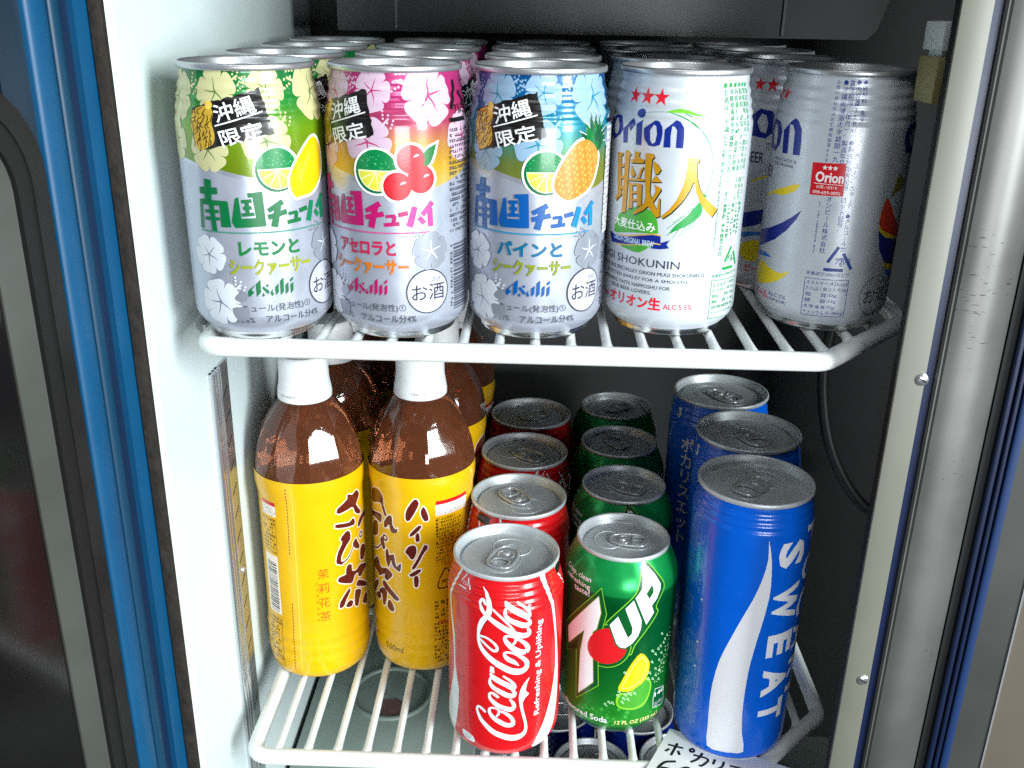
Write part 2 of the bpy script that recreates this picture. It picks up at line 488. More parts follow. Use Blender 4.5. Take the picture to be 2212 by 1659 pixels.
# ------------------------------------------------------------------ outlines of the printed artwork, mm along the girth and mm above the base
ART = {
 'coke': [
  ('s','W',[(8.8,66.7,0.41),(6.0,69.3,2.42),(2.8,71.4,2.69),(1.0,73.6,1.9),(0.6,75.3,1.38),(2.2,76.0,1.31),(5.9,75.1,1.45),(9.7,72.5,2.07),(12.7,69.3,2.48),(13.6,66.5,2.69),(12.5,63.7,3.17),(9.2,62.6,3.86),(4.8,63.5,3.86),(-0.1,66.2,3.86),(-5.5,69.7,3.45),(-9.6,73.3,3.04),(-12.7,77.2,2.42),(-14.2,81.5,1.79),(-14.3,85.8,1.73),(-13.7,89.6,2.59),(-12.1,94.1,3.17),(-10.2,97.1,2.9),(-8.4,100.4,3.17),(-8.2,103.6,3.17),(-9.1,107.6,2.59),(-10.7,111.1,1.66),(-12.8,114.0,0.48)]),
  ('s','W',[(-13.4,84.5,1.38),(-9.7,84.3,1.31),(-5.9,82.1,1.45),(-3.6,79.2,1.66),(-3.7,76.9,1.66),(-5.5,76.5,1.66),(-8.4,78.4,1.38),(-11.7,81.2,1.38),(-13.9,82.9,1.17)]),
  ('s','W',[(6.6,85.2,1.31),(9.4,83.2,1.73),(12.4,80.4,2.35),(13.8,77.1,2.76),(12.5,75.2,2.97),(9.0,76.0,3.17),(5.2,78.6,3.11),(2.4,81.7,2.69),(0.8,84.6,2.0),(1.1,86.3,1.52),(3.2,86.5,1.24),(5.7,85.7,1.17)]),
  ('s','W',[(6.6,85.4,1.38),(6.7,83.2,1.52),(5.3,81.0,1.31)]),
  ('s','W',[(-10.6,105.1,1.24),(-12.1,107.0,1.59),(-13.6,106.3,1.59),(-13.6,104.0,1.59),(-12.1,101.2,2.07),(-9.5,98.7,2.42),(-6.0,95.8,2.93),(-1.7,92.8,3.28),(2.5,90.0,3.45),(6.6,87.6,3.28),(10.6,86.1,3.28),(13.6,86.3,3.04),(14.3,88.3,2.28),(13.5,90.2,1.38)]),
  ('s','W',[(-6.0,102.6,0.9),(-3.0,100.1,1.31),(0.6,96.4,1.45),(3.7,92.8,1.24),(5.9,89.6,1.24)]),
  ('s','W',[(0.9,107.3,1.38),(2.3,105.3,3.17),(6.0,102.7,3.45),(10.0,100.0,3.45),(13.3,97.9,3.11),(14.2,99.5,2.07),(13.5,101.8,1.52),(10.9,104.5,1.55),(7.7,106.8,1.17)]),
  ('s','W',[(1.0,103.6,1.24),(0.6,101.8,1.59),(1.0,99.7,2.0),(3.0,97.2,2.62),(7.0,94.7,3.11),(11.1,92.7,3.28),(14.1,92.9,2.76),(14.4,94.8,1.86),(13.0,96.4,1.17)]),
  ('s','W',[(-9.9,34.3,1.38),(-11.6,35.8,1.79),(-13.8,36.8,1.59),(-14.9,35.0,1.45),(-14.1,31.8,1.9),(-12.3,28.2,2.42),(-9.2,24.8,2.97),(-5.3,21.4,3.31),(-0.8,19.2,3.66),(4.4,17.5,3.86),(8.9,17.3,3.8),(12.2,18.7,2.97),(13.8,21.7,1.93),(13.7,25.6,1.59),(12.8,29.8,1.59),(11.6,34.8,1.59),(10.7,39.7,1.79),(10.6,44.3,2.62),(11.3,48.0,3.24),(12.1,51.2,2.76),(13.4,54.3,1.59),(15.2,57.2,0.28)]),
  ('s','W',[(-1.5,36.2,1.1),(1.6,34.9,1.73),(4.7,32.1,2.07),(6.2,28.8,2.28),(5.5,26.5,2.76),(2.0,26.7,2.97),(-1.8,28.9,2.97),(-5.0,31.2,2.62),(-7.0,34.0,1.93),(-7.4,36.4,1.59),(-6.1,37.9,1.24),(-3.5,37.7,1.04),(-1.8,36.3,1.04)]),
  ('s','W',[(-1.9,36.7,1.24),(-2.0,34.4,1.38),(-3.1,32.5,1.17)]),
  ('s','W',[(-2.6,45.8,1.52),(-4.3,47.2,1.9),(-6.2,48.1,1.38),(-7.4,47.0,1.45),(-7.0,44.4,1.9),(-5.2,42.1,2.59),(-2.3,39.8,2.93),(0.9,38.4,2.93),(4.7,37.3,3.04),(6.5,39.1,2.35),(6.0,41.6,1.93),(4.4,43.9,1.24)]),
  ('s','W',[(-6.8,61.0,1.38),(-5.3,58.8,3.11),(-1.2,56.2,3.28),(2.5,54.1,3.28),(5.7,52.0,3.11),(6.6,53.0,2.07),(5.9,55.0,1.59),(3.7,57.4,1.59),(0.4,60.0,1.17)]),
  ('s','W',[(-7.1,57.7,1.31),(-7.3,56.2,1.52),(-6.9,54.1,2.07),(-4.9,51.7,2.62),(-1.2,49.4,2.97),(2.6,47.2,3.17),(5.8,46.7,2.97),(6.8,48.6,2.07),(5.5,50.1,1.31)]),
  ('p','W',[(-7.2,66.1),(-5.1,65.6),(-4.7,61.7),(-7.4,62.1)]),
  ('p','W',[(12.6,50.0),(14.0,47.5),(15.2,46.5),(14.4,45.2),(12.9,44.1),(11.8,41.7),(10.9,45.0)]),
  ('p','W',[(22.4,122.6),(25.5,111.3),(29.8,98.0),(32.6,85.0),(35.2,70.8),(36.0,55.4),(34.4,44.2),(31.2,33.0),(25.9,20.6),(18.3,7.1),(26.6,4.3),(34.8,12.6),(39.1,22.1),(41.0,36.5),(40.0,52.6),(37.4,69.4),(34.5,85.9),(31.2,101.1),(28.3,112.8),(26.7,123.6)]),
  ('p','W',[(-29.8,125.0),(-34.8,114.0),(-40.1,101.4),(-39.0,88.7),(-35.2,73.5),(-34.0,59.5),(-35.5,45.2),(-43.5,23.6),(-48.6,7.6),(-38.5,6.3),(-33.9,8.8),(-30.3,23.0),(-28.8,40.6),(-32.4,55.5),(-33.0,75.0),(-36.7,90.1),(-37.0,102.4),(-32.6,114.3),(-28.1,125.6)]),
  ('p','W',[(37.2,122.1),(41.4,112.3),(50.3,101.1),(50.2,102.1),(43.3,112.1),(39.0,121.2)]),
 ],
 '7up': [
  ('p','7W',[(-15.4,98.3),(-13.6,88.0),(-15.6,76.6),(-17.9,73.7),(-18.4,64.0),(-17.0,57.0),(-15.9,39.6),(-25.6,27.3),(-25.7,56.4),(-24.0,68.9),(-23.4,72.7),(-36.6,56.3),(-38.4,66.4)]),
  ('p','7R',[(2.5,68.1),(2.5,66.2),(2.1,64.3),(1.5,62.5),(0.7,60.8),(-0.5,59.3),(-1.8,57.9),(-3.3,56.8),(-4.9,55.9),(-6.7,55.2),(-8.5,54.7),(-10.4,54.5),(-12.2,54.5),(-14.0,54.7),(-15.7,55.3),(-17.2,56.1),(-18.5,57.1),(-19.5,58.4),(-20.3,60.0),(-20.8,61.7),(-20.9,63.7),(-20.6,65.7),(-20.0,67.9),(-19.2,70.0),(-18.0,72.0),(-16.7,73.9),(-15.1,75.6),(-13.4,77.0),(-11.6,78.1),(-9.8,78.8),(-8.0,79.1),(-6.2,79.1),(-4.5,78.6),(-2.9,77.9),(-1.5,76.8),(-0.2,75.4),(0.9,73.8),(1.7,72.0),(2.2,70.1)]),
  ('p','7W',[(-8.1,81.4),(-3.7,87.7),(2.7,73.6),(4.8,76.2),(5.0,80.1),(0.1,93.0),(4.5,98.5),(9.9,84.9),(10.0,79.5),(8.4,74.3),(5.3,69.7),(1.3,66.7),(-1.7,67.3),(-3.7,69.6)]),
  ('p','7W',[(5.4,99.9),(8.9,104.7),(12.0,116.0),(14.7,116.1),(18.6,111.5),(21.6,105.7),(21.1,102.1),(18.9,97.1),(15.7,93.3),(17.6,88.3),(13.1,81.3)]),
  ('p','hole',[(11.7,101.9),(15.1,106.3),(16.4,105.0),(16.4,101.7),(13.9,98.1)]),
  ('p','upout',[(13.3,119.4),(10.1,117.7),(7.7,109.6),(5.2,102.7),(-0.5,95.7),(-8.1,86.0),(-10.8,81.0),(-8.5,79.1),(-5.6,70.3),(-3.3,66.1),(1.4,63.9),(5.3,61.8),(7.5,68.5),(14.9,78.9),(20.9,87.7),(19.3,92.1),(24.1,101.4),(24.2,106.2),(18.2,115.4)]),
  ('p','Y',[(11.1,62.1),(16.3,56.6),(17.7,51.0),(15.8,43.5),(10.0,38.8),(4.8,36.4),(-0.8,38.0),(1.7,45.8),(5.4,54.8)]),
  ('p','Yl',[(12.0,59.8),(15.3,55.9),(16.2,51.6),(14.4,44.9),(9.0,40.3),(4.7,38.3),(0.8,38.8),(3.4,45.8),(6.7,54.2)]),
  ('p','lime',[(9.6,44.1),(15.2,44.7),(19.8,39.9),(19.9,32.6),(16.8,25.4),(11.1,22.9),(4.7,23.4),(-0.5,25.6),(-1.7,31.2),(0.6,35.5),(6.6,35.8)]),
  ('p','limed',[(9.7,42.5),(14.8,43.3),(18.8,39.3),(18.8,33.0),(15.8,26.8),(10.6,24.3),(4.7,24.5),(0.3,26.5),(-0.4,30.8),(1.5,34.3),(7.1,34.4)]),
  ('p','badge',[(24.1,32.5),(32.3,30.3),(33.9,18.3),(31.1,17.8),(23.2,19.6),(22.9,27.0)]),
 ],
 '7bub': [
  (25.7,70.9),
  (31.6,66.8),
  (28.0,63.7),
  (23.5,61.4),
  (18.9,61.8),
  (26.6,57.3),
  (25.1,53.0),
  (19.1,54.1),
  (30.1,48.2),
  (22.5,48.1),
  (26.0,45.3),
  (18.1,46.8),
  (23.0,43.2),
  (17.4,42.9),
  (26.0,39.1),
  (20.8,41.6),
  (2.3,49.9),
  (-0.3,36.5),
  (3.2,34.5),
  (5.3,35.4),
  (8.9,34.9),
  (-1.0,33.9),
  (2.5,31.9),
  (5.1,31.2),
  (6.2,34.8),
  (-5.8,28.6),
  (-7.8,26.6),
  (1.8,29.3),
  (-3.7,28.4),
  (21.4,58.7),
  (25.3,62.5),
  (29.2,65.6),
 ],
 'poc': [
  ('p','PW',[(1.9,146.5),(2.8,135.6),(1.1,123.6),(-2.3,111.2),(-7.0,98.1),(-12.4,81.9),(-16.5,67.5),(-18.8,52.0),(-19.4,38.1),(-18.9,21.0),(-18.2,7.2),(-10.5,6.1),(-4.1,6.5),(3.0,7.6),(0.8,20.6),(-0.5,34.3),(-0.6,49.0),(-0.0,64.6),(1.6,78.7),(3.7,92.6),(5.5,105.0),(6.3,117.3),(5.0,133.5),(2.9,143.5)]),
 ],
 'b1': [
  ('p','B',[(23.8,121.4),(31.3,125.1),(31.2,127.9),(32.5,127.9),(35.6,126.3),(39.3,127.8),(42.5,125.0),(42.8,123.1),(40.6,120.4),(39.0,117.8),(44.0,111.4),(43.3,110.4),(40.8,111.4),(37.9,114.0),(36.9,116.9),(34.4,118.9),(24.4,118.2)]),
  ('p','B',[(21.9,110.4),(22.9,110.8),(31.7,108.8),(34.9,110.1),(36.3,108.9),(36.6,106.3),(33.6,106.3),(22.8,108.9)]),
  ('p','B',[(59.0,107.9),(58.9,108.2),(58.9,101.0),(49.8,104.4),(42.0,101.8),(40.7,103.1),(41.3,105.0),(45.4,107.3)]),
  ('p','B',[(24.8,100.2),(27.3,102.6),(30.1,103.7),(31.9,101.2),(31.7,97.4),(28.3,94.4),(25.1,90.1),(23.9,87.2),(24.0,84.3),(24.7,82.6),(22.6,83.7),(21.1,85.4),(22.8,92.1),(25.5,96.1),(25.9,98.7)]),
  ('p','B',[(35.4,94.0),(37.4,94.9),(38.5,92.4),(40.5,89.0),(40.4,87.1),(37.0,88.6),(34.5,92.1)]),
  ('p','B',[(42.8,86.0),(47.3,85.5),(51.4,81.0),(47.8,76.7),(44.9,76.4),(41.7,78.8)]),
  ('p','B',[(22.0,73.1),(24.3,73.7),(27.5,73.8),(27.7,77.1),(29.3,79.8),(31.9,78.6),(32.0,74.0),(36.7,72.6),(41.3,74.1),(52.9,68.0),(45.4,67.6),(41.2,66.0),(38.5,67.9),(38.3,70.6),(34.2,70.5),(31.9,66.5),(28.7,67.4),(22.2,70.7)]),
  ('p','B',[(36.5,63.1),(38.7,64.0),(48.7,56.6),(51.3,53.1),(38.4,60.3),(36.0,62.2)]),
  ('p','B',[(21.7,52.3),(22.5,56.1),(28.4,62.3),(29.6,61.2),(26.2,56.3),(24.3,52.5),(22.6,52.0)]),
  ('p','B',[(26.6,52.0),(29.2,53.8),(31.4,52.1),(30.2,49.7),(27.1,50.6)]),
  ('p','B',[(34.6,58.6),(39.9,56.1),(39.8,53.8),(37.8,50.9),(36.2,47.0),(34.0,48.3),(33.8,51.3)]),
  ('p','B',[(42.3,46.9),(46.2,49.2),(50.3,47.1),(49.4,41.0),(43.2,44.8)]),
  ('s','B',[(23.7,83.6,1.8),(26.2,83.7,1.2),(29.7,85.3,0.9),(33.2,89.3,0.78),(34.8,91.7,0.78)]),
 ],
 'b2': [
  ('p','B',[(-37.8,124.8),(-28.5,129.0),(-25.3,127.0),(-23.5,123.8),(-23.4,119.5),(-21.1,113.7),(-22.2,112.8),(-24.6,117.4),(-25.6,120.3),(-30.0,119.5),(-39.0,115.9)]),
  ('p','B',[(-46.5,106.3),(-32.8,110.5),(-26.0,111.8),(-26.3,107.3),(-28.0,106.5),(-35.8,106.8),(-46.5,102.9)]),
  ('p','B',[(-22.8,108.1),(-18.9,113.4),(-16.7,113.5),(-16.6,108.6),(-14.3,105.3),(-12.9,106.0),(-13.5,103.9),(-15.6,102.8),(-17.3,103.9),(-18.7,108.5),(-21.2,105.4),(-22.9,104.7)]),
  ('p','B',[(-38.1,101.1),(-31.0,105.2),(-30.4,98.7),(-31.7,95.8),(-37.4,92.0),(-40.2,93.7)]),
  ('p','B',[(-27.5,92.7),(-26.9,95.2),(-24.4,96.8),(-23.9,92.6),(-23.2,90.0),(-24.8,88.2),(-26.4,90.4)]),
  ('p','B',[(-22.2,88.1),(-20.5,88.8),(-19.9,85.0),(-16.1,86.9),(-15.3,82.0),(-13.7,78.5),(-11.6,81.3),(-11.1,80.8),(-11.5,77.3),(-12.6,76.5),(-16.4,78.8),(-18.1,83.4),(-19.9,78.1),(-20.9,77.7),(-22.2,81.3)]),
  ('p','B',[(-46.5,66.6),(-34.4,77.2),(-31.8,78.5),(-30.0,74.8),(-28.2,72.8),(-23.2,74.5),(-21.0,74.8),(-17.8,72.6),(-18.5,70.6),(-22.1,66.8),(-24.3,67.6),(-24.1,71.2),(-30.5,66.3),(-33.9,68.1),(-40.9,67.6)]),
  ('p','B',[(-46.5,49.6),(-34.5,60.3),(-32.6,61.1),(-33.4,57.6),(-41.8,47.8),(-46.5,44.8)]),
  ('p','B',[(-35.4,50.5),(-30.3,53.4),(-30.1,50.0),(-33.0,47.7),(-35.7,47.9)]),
  ('p','B',[(-31.3,54.6),(-26.7,58.8),(-22.8,57.1),(-24.8,47.9),(-26.9,46.8),(-27.5,53.7),(-30.3,54.0)]),
  ('p','B',[(-26.1,63.9),(-24.4,64.6),(-20.8,62.1),(-13.5,56.5),(-13.5,54.7),(-15.9,54.5),(-21.7,58.2),(-26.2,60.9)]),
  ('p','B',[(-21.3,51.3),(-19.5,52.0),(-16.8,47.1),(-18.8,44.8),(-22.2,46.7)]),
  ('s','B',[(-39.0,94.4,2.5),(-43.8,84.7,1.3),(-38.5,83.0,1.3),(-31.3,86.3,1.0),(-27.6,90.3,0.9)]),
  ('p','B',[(-6.2,118.3),(-4.9,122.0),(-0.8,128.0),(1.1,126.7),(0.6,123.2),(-4.3,114.1),(-6.3,114.3)]),
  ('p','B',[(3.3,120.6),(4.5,122.7),(6.0,119.6),(7.1,114.6),(5.1,113.9),(3.3,117.9)]),
  ('p','B',[(-4.1,103.4),(-2.0,106.3),(1.6,110.0),(2.5,109.1),(-0.5,105.4),(-3.3,103.0)]),
  ('p','B',[(-0.3,103.7),(1.1,104.6),(1.4,100.1),(-0.2,99.6)]),
  ('p','B',[(-7.2,91.2),(-4.7,95.2),(-1.4,95.9),(-0.7,91.9),(-2.4,87.2),(-4.0,87.1),(-5.6,89.6)]),
  ('p','B',[(-2.9,80.7),(0.8,87.4),(4.9,96.4),(6.4,94.5),(4.0,91.5),(1.6,86.5),(-2.0,79.9)]),
  ('p','B',[(-4.9,75.0),(0.7,79.1),(1.8,78.2),(-2.7,74.5)]),
  ('p','B',[(-1.9,73.4),(0.2,74.0),(0.1,67.9),(-1.6,66.9)]),
 ],
 'c4': [
  ('p','N',[(-34.4,95.2),(-31.0,97.6),(-28.4,100.4),(-26.5,98.6),(-26.4,97.7),(-29.5,94.5),(-30.0,96.7),(-30.9,96.0),(-30.8,89.3),(-33.7,89.1)]),
  ('p','N',[(-25.8,98.1),(-22.7,100.2),(-22.4,89.2),(-25.4,89.2)]),
  ('p','N',[(-21.7,103.0),(-21.7,102.5),(-21.9,102.0),(-22.3,101.6),(-22.7,101.2),(-23.3,101.0),(-23.9,100.9),(-24.5,101.0),(-25.1,101.2),(-25.6,101.5),(-26.0,101.9),(-26.2,102.4),(-26.2,102.9),(-26.1,103.5),(-25.8,103.9),(-25.4,104.3),(-24.8,104.6),(-24.2,104.8),(-23.6,104.8),(-23.0,104.6),(-22.5,104.4),(-22.1,104.0),(-21.8,103.5)]),
  ('p','N',[(-21.5,96.7),(-16.4,100.5),(-14.6,100.1),(-13.0,98.1),(-12.6,95.9),(-12.8,93.1),(-13.5,90.2),(-15.8,89.3),(-18.7,89.5),(-21.1,92.2),(-21.5,94.3)]),
  ('p','Nh',[(-18.5,96.1),(-16.9,98.6),(-15.8,98.2),(-15.2,94.8),(-15.7,91.3),(-17.0,90.4),(-18.1,91.8)]),
  ('p','N',[(-11.7,96.9),(-6.9,101.1),(-5.0,100.3),(-3.4,97.9),(-3.1,94.5),(-3.2,89.3),(-6.3,89.4),(-6.3,96.9),(-7.4,98.4),(-8.6,98.5),(-9.0,94.3),(-8.7,89.4),(-11.7,89.3)]),
  ('p','N',[(-51.1,96.2),(-41.6,100.6),(-37.2,100.5),(-35.0,97.8),(-34.6,94.7),(-36.9,92.2),(-43.3,89.1),(-48.1,90.6)]),
  ('p','Nh',[(-43.4,95.7),(-40.9,99.2),(-39.2,99.0),(-38.0,96.3),(-38.5,93.6),(-40.5,91.8),(-42.8,92.8)]),
  ('p','G',[(-0.6,85.5),(4.1,85.1),(4.5,83.8),(3.5,83.0),(3.6,79.5),(4.4,75.7),(5.8,71.8),(8.2,68.2),(11.4,65.5),(15.4,62.3),(12.8,58.9),(9.2,62.0),(6.4,65.7),(4.3,69.9),(3.2,74.4),(2.5,74.7),(1.2,70.8),(-1.9,65.6),(-6.4,60.5),(-9.8,57.9),(-10.5,58.7),(-7.1,62.0),(-3.9,66.8),(-1.6,73.4),(-0.6,79.8)]),
  ('p','G',[(-38.4,84.0),(-33.3,84.5),(-33.2,83.8),(-34.6,83.0),(-33.2,67.2),(-32.8,65.6),(-36.8,62.3),(-38.1,63.4),(-36.2,65.4),(-37.9,82.9)]),
  ('p','G',[(-31.7,85.3),(-30.2,86.3),(-27.7,84.8),(-28.8,83.7),(-29.1,64.9),(-29.2,58.1),(-32.0,57.6),(-31.9,65.4),(-31.8,75.4),(-31.8,83.3)]),
  ('p','G',[(-25.8,86.0),(-23.0,86.3),(-23.2,84.3),(-21.9,83.1),(-20.4,83.3),(-20.5,81.7),(-27.6,80.9),(-28.0,82.2),(-25.6,82.8)]),
  ('p','G',[(-27.3,80.0),(-24.6,76.4),(-25.4,75.0),(-26.9,74.8),(-27.7,76.6)]),
  ('p','G',[(-22.9,75.9),(-21.6,79.3),(-20.2,80.1),(-21.2,78.1),(-22.1,74.7),(-24.1,74.5)]),
  ('p','G',[(-28.6,73.9),(-19.8,74.6),(-19.7,73.7),(-28.3,72.9)]),
  ('p','G',[(-28.3,72.3),(-26.0,71.9),(-25.1,60.8),(-27.9,60.0),(-27.7,66.1)]),
  ('p','G',[(-23.5,72.3),(-20.7,72.3),(-20.4,62.8),(-22.6,61.8)]),
  ('p','G',[(-26.0,71.9),(-23.5,72.3),(-23.4,71.3),(-25.9,71.0)]),
  ('p','G',[(-25.7,68.3),(-23.2,68.7),(-23.1,67.7),(-25.6,67.4)]),
  ('p','G',[(-25.4,64.9),(-22.9,65.2),(-22.8,64.3),(-25.3,63.9)]),
  ('p','G',[(-34.5,79.4),(-32.0,79.7),(-32.1,78.4),(-34.4,78.1)]),
  ('p','G',[(-34.2,74.1),(-31.9,74.4),(-32.0,73.1),(-34.1,72.8)]),
  ('p','G',[(-34.1,69.5),(-31.7,69.8),(-31.8,68.5),(-33.9,68.1)]),
  ('p','G',[(-19.7,86.1),(-16.3,86.2),(-15.5,84.7),(-16.6,83.6),(-16.7,74.6),(-16.6,69.1),(-15.5,65.9),(-13.7,69.7),(-14.6,72.9),(-11.8,71.5),(-11.4,70.6),(-14.7,64.7),(-12.6,61.6),(-12.0,67.1),(-11.6,66.6),(-11.2,58.8),(-12.8,58.0),(-17.0,62.8),(-19.4,60.5),(-24.0,57.9),(-24.9,58.5),(-18.9,63.9),(-18.4,67.3),(-19.6,76.9)]),
  ('p','G',[(-15.7,83.1),(-13.9,82.0),(-12.1,79.5),(-13.3,77.5),(-14.6,77.4),(-15.5,80.5)]),
  ('p','G',[(-14.2,76.8),(-11.5,74.1),(-16.2,73.7)]),
  ('s','gr',[(-22.0,103.4,0.18),(-13.0,104.2,0.22),(-8.1,103.6,0.35),(-3.3,102.0,0.53),(1.0,99.5,0.62),(4.9,96.2,0.53),(8.0,92.1,0.48),(10.2,87.1,0.44),(11.1,82.0,0.4),(10.9,76.9,0.35),(9.9,72.4,0.35),(9.1,69.8,0.44)]),
  ('p','lg',[(-11.7,104.3),(-8.2,105.4),(-5.1,105.8),(-2.0,105.3),(1.3,104.1),(4.6,103.3),(8.3,102.8),(3.0,102.9),(-0.2,103.5),(-4.0,104.0),(-8.1,104.0)]),
  ('p','gr',[(-4.1,104.2),(-0.5,103.0),(2.5,100.9),(-0.2,102.4),(-3.4,103.7)]),
  ('p','gr',[(7.2,69.2),(8.1,69.7),(9.7,68.3),(8.8,67.5),(7.8,67.9)]),
  ('s','gr',[(6.6,65.3,1.44),(5.6,61.8,4.8),(3.1,58.7,4.2),(0.2,56.4,3.6),(-3.2,54.0,2.4),(-5.7,51.6,0.48)]),
  ('s','gr',[(-4.9,53.5,0.36),(-5.8,51.9,0.3),(-7.3,50.2,0.18)]),
  ('s','gr',[(-1.9,54.1,0.36),(-3.0,51.8,0.3),(-4.6,49.4,0.18)]),
  ('s','gr',[(1.1,55.5,0.36),(-0.1,52.6,0.3),(-1.9,49.6,0.18)]),
  ('s','gr',[(3.6,57.8,0.36),(2.2,54.2,0.3),(0.2,50.5,0.18)]),
  ('s','gr',[(5.3,59.5,0.36),(4.3,56.0,0.3),(2.7,52.4,0.18)]),
  ('s','gr',[(-0.1,59.5,0.36),(-3.6,56.5,0.3),(-7.6,53.3,0.18)]),
  ('s','gr',[(3.2,63.1,0.36),(-0.7,59.7,0.3),(-5.1,56.2,0.18)]),
  ('p','gb',[(-36.9,48.6),(-36.1,53.9),(-32.3,57.4),(-27.7,59.5),(-22.6,61.8),(-18.4,61.9),(-14.4,59.9),(-12.1,56.6),(-11.5,52.6),(-11.9,50.7),(-21.7,49.9),(-35.4,47.5)]),
  ('p','gb',[(-30.9,42.3),(-26.8,41.2),(-22.1,40.7),(-18.9,41.3),(-15.6,43.6),(-14.3,45.0)]),
  ('p','rb',[(-41.7,46.7),(-36.2,46.4),(-27.3,47.2),(-20.5,48.7),(-13.7,50.1),(-10.0,49.7),(-9.7,46.3),(-13.4,46.4),(-20.2,44.8),(-27.0,43.5),(-34.0,42.6),(-38.7,42.1)]),
  ('p','rb',[(-13.4,45.5),(-9.7,46.6),(-5.6,48.2),(-7.0,46.1),(-5.8,44.4),(-10.0,43.6),(-14.2,43.6)]),
  ('p','go',[(-36.2,46.9),(-27.3,47.6),(-20.6,49.2),(-13.7,50.6),(-9.8,50.2),(-9.7,49.6),(-13.7,50.0),(-20.5,48.6),(-27.2,47.0),(-36.1,46.3)]),
  ('p','go',[(-34.0,42.6),(-26.9,43.4),(-20.2,44.7),(-13.4,46.3),(-9.7,46.1),(-9.7,45.6),(-13.4,45.7),(-20.2,44.2),(-26.9,42.9),(-33.9,42.0)]),
 ],
 'c5': [
  ('p','N',[(-58.2,91.1),(-50.1,97.8),(-43.5,97.0),(-41.1,93.0),(-42.0,86.7),(-45.5,83.2),(-53.2,83.9)]),
  ('p','Nh',[(-51.1,91.4),(-49.0,95.5),(-46.5,94.8),(-45.2,90.6),(-45.7,85.8),(-48.8,86.4)]),
  ('p','N',[(-39.8,93.6),(-33.2,99.9),(-30.5,98.7),(-28.3,95.3),(-27.8,90.2),(-27.7,83.7),(-31.8,83.5),(-32.2,94.0),(-33.7,96.8),(-35.8,96.8),(-35.5,91.3),(-35.1,83.5),(-39.0,83.3)]),
  ('p','Ye',[(-50.3,61.4),(-41.0,65.5),(-34.2,68.1),(-25.8,71.0),(-26.8,68.2),(-30.6,65.7),(-36.4,63.8),(-41.6,63.9),(-49.9,60.5)]),
  ('p','N',[(-58.2,42.1),(-41.4,47.1),(-33.8,50.8),(-28.0,54.7),(-23.0,59.0),(-25.3,54.0),(-29.7,48.2),(-36.5,42.4),(-47.0,37.2),(-58.2,34.1)]),
  ('p','Bl',[(-53.8,32.7),(-43.3,34.5),(-37.5,33.0),(-45.4,32.3),(-52.1,30.4)]),
  ('p','Ye',[(-54.0,24.8),(-46.2,29.7),(-39.6,28.4),(-33.9,27.1),(-28.7,27.4),(-25.0,29.3),(-28.4,25.2),(-33.8,21.6),(-42.0,18.9),(-49.7,18.0)]),
  ('p','N',[(34.0,99.5),(25.6,98.7),(23.1,94.8),(23.2,91.1),(26.0,86.3),(32.2,84.8),(39.0,85.1)]),
  ('p','Nh',[(39.0,96.4),(30.5,96.1),(27.8,93.1),(29.6,89.3),(37.3,87.1),(39.0,87.5)]),
  ('p','Gd',[(24.0,77.6),(30.8,72.6),(26.9,69.3),(22.5,67.8),(19.7,66.1),(21.4,71.7)]),
  ('p','Re',[(17.3,66.6),(22.2,60.8),(27.7,54.7),(39.0,48.5),(30.0,46.0),(18.3,48.7),(14.8,54.4),(15.0,60.4)]),
  ('p','Ye',[(14.9,53.9),(18.8,50.3),(31.7,46.3),(37.1,43.7),(20.3,47.4),(15.5,51.1)]),
  ('p','N',[(15.1,51.1),(20.3,47.4),(39.0,43.3),(39.0,35.9),(38.8,28.9),(22.6,35.4),(17.5,41.6)]),
  ('p','Ye',[(22.8,34.8),(35.0,31.5),(39.0,28.9),(26.1,31.4)]),
  ('p','Bl',[(25.0,31.0),(39.0,27.8),(39.0,23.6),(28.9,27.5)]),
  ('p','Rd',[(-20.8,81.6),(-6.0,82.0),(-5.2,67.3),(-20.3,66.9)]),
 ],
 'asahi': [
  ('p','A',[(-13.6,24.1),(-13.4,25.4),(-12.4,26.4),(-10.7,28.1),(-10.4,28.1),(-11.8,26.2),(-11.9,25.6),(-10.8,25.0),(-11.3,24.4),(-13.0,22.7),(-13.5,23.2)]),
  ('p','A',[(-10.0,28.5),(-7.8,30.6),(-8.0,24.8),(-9.9,22.7)]),
  ('p','A',[(-7.4,26.6),(-6.7,27.5),(-4.3,25.1),(-4.4,24.4),(-5.0,23.7)]),
  ('p','A',[(-5.6,28.0),(-4.9,28.3),(-4.3,27.8),(-5.2,26.8)]),
  ('p','A',[(-7.7,23.4),(-6.7,24.5),(-6.4,22.9),(-7.2,22.7)]),
  ('p','A',[(-3.9,24.4),(-2.7,26.0),(-3.0,24.7),(-2.4,23.8),(-3.1,22.7),(-3.8,23.6)]),
  ('p','A',[(-1.7,26.7),(-0.1,28.2),(-0.3,24.3),(-1.6,23.0)]),
  ('p','A',[(0.7,29.3),(2.3,30.7),(2.1,24.3),(0.6,22.8)]),
  ('p','A',[(3.0,27.1),(4.4,28.3),(4.3,24.2),(2.9,22.8)]),
  ('p','A',[(5.3,27.0),(6.7,28.1),(6.6,24.4),(5.3,22.9)]),
  ('p','A',[(5.2,29.3),(6.8,30.6),(6.7,29.4),(5.4,28.3)]),
 ],
}

